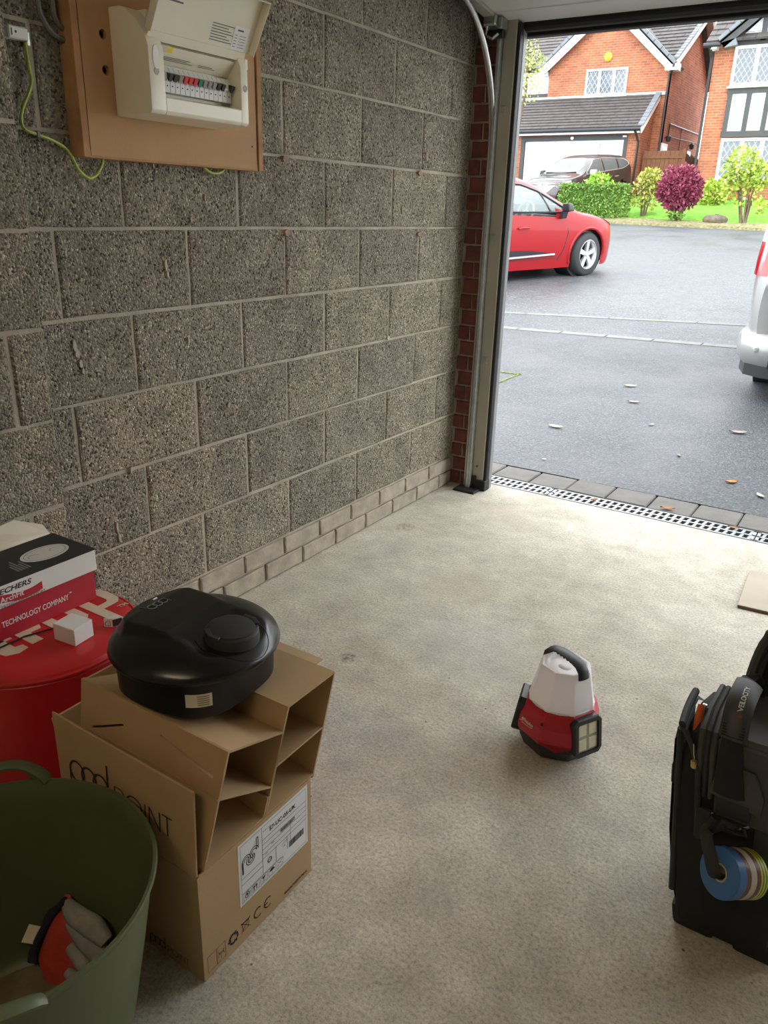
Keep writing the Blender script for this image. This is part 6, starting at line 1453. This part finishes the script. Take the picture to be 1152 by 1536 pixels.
# ---------------- site light on the floor
t = thing('site_lamp', 'red and black site lantern with frosted white dome on the floor', 'lantern', (1.285, .238, 0), math.radians(-27))
def ngon(r, z, n=8, rot=PI / 8, sx=1, sy=1): return [(r * math.cos(2 * PI * k / n + rot) * sx, r * math.sin(2 * PI * k / n + rot) * sy, z) for k in range(n + 1)]
def nl(levels, n=8, rot=PI / 8): return [ngon(r, z, n, rot) for r, z in levels]
bs = MB().grid(nl([(.070, 0), (.092, .008), (.106, .040), (.112, .072), (.110, .080)])).add(ngon(.070, 0)[:-1], [tuple(range(8))]).build('base', 'lamp_black', t, world=False, bevel=.003)
MB().grid(nl([(.1125, .060), (.1145, .075), (.110, .105), (.099, .135), (.093, .146), (.086, .148)])).build('red_housing', 'lamp_red', t, world=False, bevel=.003)
for k in range(8):   # wavy lower edge of the red housing
    a0, a1 = 2 * PI * k / 8 + PI / 8, 2 * PI * (k + 1) / 8 + PI / 8
    if k % 2: continue
    m = MB()
    for f0, f1 in ((0.0, .5), (.5, 1.0)):
        p = [Vector((.1132 * math.cos(a0), .1132 * math.sin(a0), 0)).lerp(Vector((.1132 * math.cos(a1), .1132 * math.sin(a1), 0)), f) for f in (f0, f1)]
        d0, d1 = (.062, .044) if f0 == 0 else (.044, .062)
        m.prism([(p[0].x, p[0].y, .066), (p[1].x, p[1].y, .066), (p[1].x, p[1].y, d1), (p[0].x, p[0].y, d0)], (0, 0, 0.0005))
    m.build('red_skirt', 'lamp_red', t, world=False)
df = MB().grid(nl([(.088, .135), (.090, .146), (.0865, .160), (.068, .246), (.063, .252), (.056, .250), (.044, .241), (.0, .240)])).build('frosted_dome', 'lamp_white', t, world=False, bevel=.004, seg=2, smooth=True)
MB().lathe([(.0, .150), (.086, .150), (.086, .146), (.0, .146)], 24, cap=False).build('reflector', 'paper_white', df, world=False)  # unseen white disc added under the dome to brighten it
MB().lathe([(.0, .2425), (.014, .2425), (.018, .2405)], 18).build('dome_boss', 'lamp_white', df, world=False, smooth=True)
hp_ = [(-.068, 0, .240), (-.064, 0, .258), (-.052, 0, .270), (-.030, 0, .276), (0, 0, .278), (.030, 0, .276), (.052, 0, .270), (.064, 0, .258), (.068, 0, .240)]
hd_ = MB().tube(hp_, .011, 8, flat=(1.6, .5, (0, 0, 1))).build('handle', 'lamp_black', t, world=False, smooth=True, angle=50)
for k in range(7): MB().tube([(-.036 + .012 * k, -.010, .2700), (-.036 + .012 * k, .010, .2700)], .0035, 6).build('grip_bump', 'lamp_black', hd_, world=False)
for a in (-.02, math.radians(222), math.radians(112)):   # spot heads round the body
    mt = Matrix.Rotation(a, 4, 'Z') @ Matrix.Translation((.100, 0, .092)) @ Matrix.Rotation(-.16, 4, 'Y')
    def q(x, y, z): return mt @ Vector((x, y, z))
    m = MB(); oy, oz, iy, iz = .046, .053, .034, .040
    ou = [(-oy + .012, -oz), (oy - .012, -oz), (oy, -oz + .012), (oy, oz - .012), (oy - .012, oz), (-oy + .012, oz), (-oy, oz - .012), (-oy, -oz + .012)]
    inn = [(-iy + .004, -iz), (iy - .004, -iz), (iy, -iz + .004), (iy, iz - .004), (iy - .004, iz), (-iy + .004, iz), (-iy, iz - .004), (-iy, -iz + .004)]
    b0 = [q(-.045, y * .95, z * .95) for y, z in ou]; b1 = [q(.010, y, z) for y, z in ou]; b2 = [q(.014, y * .95, z * .95) for y, z in ou]; b3 = [q(.014, y, z) for y, z in inn]; b4 = [q(.008, y, z) for y, z in inn]
    m.add(b0 + b1 + b2 + b3 + b4, [(j * 8 + i, j * 8 + (i + 1) % 8, (j + 1) * 8 + (i + 1) % 8, (j + 1) * 8 + i) for j in range(4) for i in range(8)])
    hd2 = m.build('spot_head', 'lamp_black', t, world=False)
    MB().add([q(.0085, y, z) for y, z in inn], [tuple(range(8))]).build('spot_lens', 'frame_beige', hd2, world=False)
    for y in (-.017, .017):
        for z in (-.020, .020): MB().hexa([q(.0087, y - .0135, z - .016), q(.0087, y + .0135, z - .016), q(.0087, y + .0135, z + .016), q(.0087, y - .0135, z + .016)], [q(.0100, y - .012, z - .0145), q(.0100, y + .012, z - .0145), q(.0100, y + .012, z + .0145), q(.0100, y - .012, z + .0145)]).build('led_tile', 'lamp_led', hd2, world=False)
fa = math.radians(-78) - 0.0   # script lettering on the red housing
def on_red(ang, z):
    n_ = Vector((math.cos(ang), math.sin(ang), .32)).normalized(); o_ = Vector((math.cos(ang), math.sin(ang), 0)) * .1062; o_.z = z
    return frame(o_, (-math.sin(ang), math.cos(ang), 0), n_.cross(Vector((-math.sin(ang), math.cos(ang), 0))))
fr_ = on_red(math.radians(-90), .094)
text('Milwaukee', .014, fr_ @ Matrix.Translation((-.030, 0, .0012)), 'white_plastic', t, 'brand_lettering', .0001, .35, width=.045, world=False)
MB().ribbon([(-.034, -.004), (-.024, .000), (-.026, -.005), (.004, -.004), (.016, -.002)], .0012, fr_ @ Matrix.Translation((0, 0, .0012))).build('brand_flash', 'white_plastic', t, world=False)
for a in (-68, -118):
    MB().lathe([(0, .001), (.004, .001), (.0045, 0)], 12, mtx=on_red(math.radians(a), .118) @ Matrix.Translation((0, 0, .001)), cap=False).build('screw_recess_shade', 'lamp_black', t, world=False)  # black discs stand for the shade inside the recessed screw holes

# ---------------- tool bag at the right (it leans a little toward the wall)
BGX = 1.79
LEAN = Matrix.Identity(4); LEAN[0][2] = -.11
t = thing('tool_bag', 'black fabric tool bag with padded handle and stuffed side pocket', 'bag', (BGX, -.07, 0))
def bsec(y, zt, w0):
    return [(BGX + u * w0, y, v * zt) for (u, v) in ((-.80, .03), (-.92, .06), (-1.0, .25), (-1.04, .55), (-1.02, .80), (-.94, .93), (-.72, 1.0), (0, 1.02), (.72, 1.0), (.94, .93), (1.04, .8), (1.06, .55), (1.0, .25), (.92, .06), (.8, .03))]
rows = [bsec(y, zt, w_) for y, zt, w_ in ((-.178, .43, .088), (-.170, .455, .094), (-.12, .465, .097), (-.02, .455, .097), (.012, .44, .094), (.022, .42, .086))]
m = MB().grid(rows); m.add(rows[0], [tuple(range(len(rows[0])))]); m.add(rows[-1], [tuple(range(len(rows[-1])))])
m.build('body', 'bag_fabric', t, smooth=True, angle=50)
for fx in (-.052, .062):   # moulded feet
    for fy in (-.150, -.01): MB().hexa([(BGX + fx - .040, fy - .030, 0), (BGX + fx + .040, fy - .030, 0), (BGX + fx + .040, fy + .030, 0), (BGX + fx - .040, fy + .030, 0)], [(BGX + fx - .046, fy - .026, .045), (BGX + fx + .046, fy - .026, .045), (BGX + fx + .046, fy + .026, .045), (BGX + fx - .046, fy + .026, .045)]).build('rubber_foot', 'rubber', t, bevel=.012, seg=2, smooth=True)
# outer pocket panel on the left, open at the top
rows = []
for y in lin(-.172, .010, 8):
    b = math.sin(PI * (y + .20) / .24)
    rows.append([(BGX - .082 - .004 * b, y, .03), (BGX - .096 - .008 * b, y, .10), (BGX - .104 - .012 * b, y, .22), (BGX - .104 - .012 * b, y, .32), (BGX - .104 - .009 * b, y, .42), (BGX - .090 - .008 * b, y, .455 - max(0, y + .06) * .6), (BGX - .084 - .006 * b, y, .452 - max(0, y + .06) * .6)])
pk = MB().grid(rows).build('side_pocket', 'bag_fabric', t, smooth=True)
MB().tube([(BGX - .092 - .008 * math.sin(PI * (y + .20) / .24), y, .458) for y in lin(-.172, -.04, 10)], .007, 8).build('pocket_binding', 'bag_webbing', pk, smooth=True)
MB().tube([(BGX - .097, -.174, z) for z in lin(.08, .45, 8)], .006, 8).build('pocket_piping', 'bag_webbing', pk, smooth=True)
MB().tube([(BGX - .090, -.178, .455), (BGX - .072, -.182, .425), (BGX - .060, -.184, .385), (BGX - .056, -.184, .30)], .006, 8).build('pocket_mouth', 'bag_webbing', pk, smooth=True)
MB().box(BGX - .112, BGX - .100, -.165, -.06, .315, .36).build('pocket_badge', 'bag_grey', pk, bevel=.003)
for k, dx in enumerate((-.058, -.047, -.036)):   # padded ridge and zip flaps on top
    MB().tube([(BGX + dx, -.184, .33), (BGX + dx, -.183, .42), (BGX + dx + .001, -.172, .462), (BGX + dx + .002, -.12, .476), (BGX + dx + .002, .0, .462)], [.004, .006, .007, .007, .006], 8).build('zip_ridge', 'bag_grey' if k != 1 else 'bag_webbing', t, smooth=True)
MB().tube([(BGX - .070, -.186, .435), (BGX - .068, -.189, .415), (BGX - .066, -.190, .405)], .0016, 6).build('zip_cord', 'steel', t, smooth=True)
zp = MB().lathe([(0, 0), (.005, .001), (.0065, .004), (.0065, .013), (.005, .016), (0, .017)], 14, c=(BGX - .066, -.192, .388)).build('zip_pull', 'brass', t, smooth=True)
MB().tube([(BGX - .072, -.1935, .396), (BGX - .060, -.1935, .396)], .0028, 6).build('pull_band', 'rubber', zp)
# top and end panel, webbing patch
MB().hexa([(BGX - .028, -.186, .462), (BGX + .090, -.186, .462), (BGX + .090, .0, .466), (BGX - .028, .0, .466)], [(BGX - .026, -.180, .474), (BGX + .088, -.180, .474), (BGX + .088, -.004, .474), (BGX - .026, -.004, .474)]).build('top_panel', 'bag_grey', t, bevel=.004)
MB().box(BGX - .028, BGX + .092, -.188, -.176, .30, .465).build('end_panel', 'bag_grey', t, bevel=.005)
MB().tube([(BGX + .070, -.190, .30), (BGX + .070, -.190, .455), (BGX + .070, -.176, .474), (BGX + .070, -.01, .476)], .0022, 6).build('seam', 'bag_webbing', t, smooth=True)
hpth = smoothpath([(BGX - .002, -.194, .36), (BGX - .004, -.198, .41), (BGX - .004, -.196, .455), (BGX - .003, -.184, .492), (BGX - .001, -.155, .524), (BGX + .002, -.10, .533), (BGX + .004, -.04, .520), (BGX + .005, -.015, .49), (BGX + .005, -.012, .465)], 4)
h_ = MB().tube(hpth, [.029 - .0011 * i if i < 9 else .019 for i in range(len(hpth))], 10, flat=(1.0, .30, (0, -1, .3))).build('handle', 'bag_fabric', t, smooth=True)
gp = hpth[10:22]
gr = MB().tube(gp, [.0245] * len(gp), 12, flat=(1.0, .42, (0, -1, .3))).build('handle_grip', 'bag_rubber', h_, smooth=True, angle=50)
for k in range(5):
    p = hpth[11]; z = p.z + .0042 * k; y = p.y - .0098 + .0026 * k
    MB().tube([(BGX - .022, y, z), (BGX + .015, y, z)], .0013, 5).build('grip_rib', 'bag_fabric', gr)
P0, P1 = hpth[15], hpth[20]; dirv = (P1 - P0).normalized(); nrm = Vector((1, 0, 0)).cross(dirv)
if nrm.z < 0: nrm = -nrm
o_ = P0 + nrm * .0125 + Vector((.010, 0, 0)) - dirv * .012
def on_grip(o, start, across, lift):   # bend flat lettering along the curved grip
    cum = [0.0]
    for a, b in zip(hpth, hpth[1:]): cum.append(cum[-1] + (b - a).length)
    for v in o.data.vertices:
        d = start + v.co.x; k = max(0, min(len(hpth) - 2, sum(1 for c_ in cum if c_ <= d) - 1))
        p = hpth[k].lerp(hpth[k + 1], (d - cum[k]) / (cum[k + 1] - cum[k])); tg = (hpth[k + 1] - hpth[k]).normalized(); nn = Vector((1, 0, 0)).cross(tg); nn = nn if nn.z > 0 or nn.y < 0 else -nn
        v.co = p + nn * lift + Vector((across - v.co.y, 0, 0))
L0 = sum(((b - a).length for a, b in zip(hpth[:14], hpth[1:15])), 0.0)
on_grip(text('VELOCITY', .0125, Matrix.Identity(4), 'white_plastic', gr, 'brand_lettering', .0003, width=.056), L0 + .008, .008, .0112)
on_grip(text('/', .0125, Matrix.Identity(4), 'tail_red', gr, 'brand_slash', .0003), L0, .008, .0112)
pt = MB().prism([(BGX - .038, -.196, .350), (BGX + .052, -.196, .335), (BGX + .056, -.196, .375), (BGX + .040, -.196, .420), (BGX - .020, -.196, .425), (BGX - .028, -.196, .39)], (0, .008, 0)).build('strap_patch', 'bag_grey', t, bevel=.002)
MB().lathe([(0, .001), (.005, .001), (.006, 0)], 12, mtx=Matrix.Translation((BGX + .012, -.1965, .405)) @ Matrix.Rotation(PI / 2, 4, 'X'), cap=False).build('rivet', 'rubber', pt)
MB().box(BGX - .025, BGX + .035, -.198, -.184, .315, .350).build('strap_loop', 'bag_webbing', t, bevel=.003)
MB().tube([(BGX - .028 + .066 * f, -.206, .318 - .018 * math.sin(PI * f)) for f in lin(0, 1, 12)], .0022, 6).build('ring', 'steel', t, smooth=True)
for xa_ in (-.060, .045): MB().box(BGX + xa_, BGX + xa_ + .030, -.192, -.180, .235, .305).build('webbing_tab', 'bag_webbing', t, bevel=.003)
bag_parts = [t]
# orange handled tool poking out of the pocket
tl = thing('orange_tool', 'orange handled hand tool sticking out of the tool bag pocket', 'tool', (BGX - .072, -.13, .44))
MB().tube([(BGX - .072, -.165, .425), (BGX - .073, -.140, .462), (BGX - .072, -.125, .482)], [.006, .0075, .006], 10).build('grip', 'orange_plastic', tl, smooth=True)
MB().tube([(BGX - .062, -.150, .43), (BGX - .061, -.125, .480)], .004, 8).build('shaft', 'rubber', tl, smooth=True)
MB().lathe([(0, .0), (.004, 0), (.004, .005), (0, .006)], 10, c=(BGX - .066, -.124, .480)).build('cap', 'steel', tl, smooth=True)
bag_parts.append(tl)
def kids(o):
    for c_ in o.children:
        yield c_; yield from kids(c_)
for b in bag_parts:
    for ch in kids(b): ch.data.transform(LEAN)
# clip hanging from the ring, with rolls of tape on it
kc = thing('tape_carabiner', 'black strap clip hanging from the tool bag ring', 'clip', (1.745, -.215, .27))
MB().tube(smoothpath([(1.768, -.208, .300), (1.748, -.214, .305), (1.730, -.220, .292), (1.730, -.236, .286), (1.745, -.262, .270), (1.758, -.272, .246), (1.768, -.262, .234)]), .0125, 10, flat=(1.0, .35, (0, -1, 0))).build('strap', 'bag_webbing', kc, smooth=True)
MB().tube([(1.752, -.214, .312), (1.757, -.214, .302), (1.774, -.213, .297), (1.790, -.211, .301), (1.784, -.209, .313)], .0042, 8).build('gate', 'rubber', kc, smooth=True)
MB().tube([(1.738, -.214, .318), (1.726, -.218, .262)], .009, 8).build('swivel', 'rubber', kc, smooth=True)
ax = Vector((.58, .72, -.30)).normalized()     # axis of the row of tapes
xx = Vector((0, 0, 1)).cross(ax).normalized(); yy = ax.cross(xx)
rot = Matrix(((xx.x, yy.x, ax.x, 0), (xx.y, yy.y, ax.y, 0), (xx.z, yy.z, ax.z, 0), (0, 0, 0, 1)))
o0 = Vector((1.766, -.266, .246))
tapes = [('tape_blue', 'roll of blue insulating tape hanging from the tool bag clip', 0.0, .017), ('tape_brown', 'roll of brown insulating tape next to the blue roll', .0175, .011), ('tape_white', 'roll of white insulating tape between brown and dark rolls', .029, .014), ('tape_brown', 'dark brown roll of tape between the white and striped rolls', .0435, .010), ('tape_stripe', 'roll of green and yellow striped tape at the end of the row', .054, .018)]
for nm, lab, d, wd_ in tapes:
    mt = Matrix.Translation(o0 + ax * d) @ rot
    tp = thing('tape_roll', lab, 'tape', o0 + ax * d)
    RT = .0440 + (.001 if d < .01 else 0)
    if nm == 'tape_stripe':
        for k in range(5): MB().lathe([(RT - .002, wd_ * k / 5), (RT, wd_ * k / 5), (RT, wd_ * (k + 1) / 5), (RT - .002, wd_ * (k + 1) / 5)], 40, mtx=mt, cap=False).build('stripe', 'tape_yellow' if k % 2 == 0 else 'tape_green', tp, smooth=True, angle=40)
        MB().lathe([(.016, 0), (RT - .001, 0), (RT - .001, wd_), (.016, wd_)], 40, mtx=mt, cap=False).build('wound_tape', 'tape_green', tp, smooth=True, angle=40)
    else:
        MB().lathe([(.016, 0), (RT, 0), (RT, wd_), (.016, wd_)], 40, mtx=mt, cap=False).build('wound_tape', nm, tp, smooth=True, angle=40)
        if d < .01: MB().lathe([(.0165, -.0006), (RT - .0005, -.0006), (RT - .0005, 0)], 40, mtx=mt, cap=False).build('side_face', 'tape_blue', tp)
    MB().lathe([(.0132, -.0004), (.0162, -.0004), (.0162, wd_), (.0132, wd_), (.0132, -.0004)], 28, mtx=mt, cap=False).build('core', 'tape_core', tp, smooth=True, angle=40)
# rear compartment: raised padded half of the bag
fl2 = thing('bag_back_half', 'open padded half of the tool bag standing behind its handle', 'bag', (1.90, .10, 0))
out = [(1.728, .30), (1.724, .42), (1.727, .50), (1.740, .560), (1.768, .582), (1.98, .585), (2.03, .56), (2.05, .45), (2.05, .30)]
MB().prism([(x, .075, z) for x, z in [(1.745, .002)] + out + [(2.04, .002)]], (0, .09, 0)).build('back_panel', 'bag_fabric', fl2, bevel=.008, seg=2, smooth=True)
MB().tube(smoothpath([(x, .066, z) for x, z in out], 3), .011, 8, flat=(1, 1, (0, 1, 0))).build('rim_binding', 'bag_grey', fl2, smooth=True)
MB().tube(smoothpath([(x + .013 if x < 1.9 else x - .013, .058, z - .013) for x, z in out], 3), .0045, 6).build('zip_track', 'bag_webbing', fl2, smooth=True)
MB().tube([(1.755, .060, .52), (1.768, .054, .50), (1.758, .054, .47), (1.775, .056, .44)], .0014, 5).build('zip_cord', 'bag_grey', fl2)

# ---------------- loose board on the floor
t = thing('loose_board', 'pale flat board lying on the floor by the doorway', 'board', (1.85, 1.55, 0))
MB().hexa([(1.546, 1.385, .002), (2.25, 1.44, .002), (2.22, 1.78, .002), (1.530, 1.745, .002)], [(1.546, 1.385, .012), (2.25, 1.44, .012), (2.22, 1.78, .012), (1.530, 1.745, .012)]).build('face', 'ply', t, bevel=.001)
MB().hexa([(1.548, 1.3845, .001), (2.25, 1.4395, .001), (2.25, 1.4425, .001), (1.548, 1.3875, .001)], [(1.548, 1.3843, .010), (2.25, 1.4393, .010), (2.25, 1.4425, .010), (1.548, 1.3875, .010)]).build('dark_edge', 'ply_edge', t)
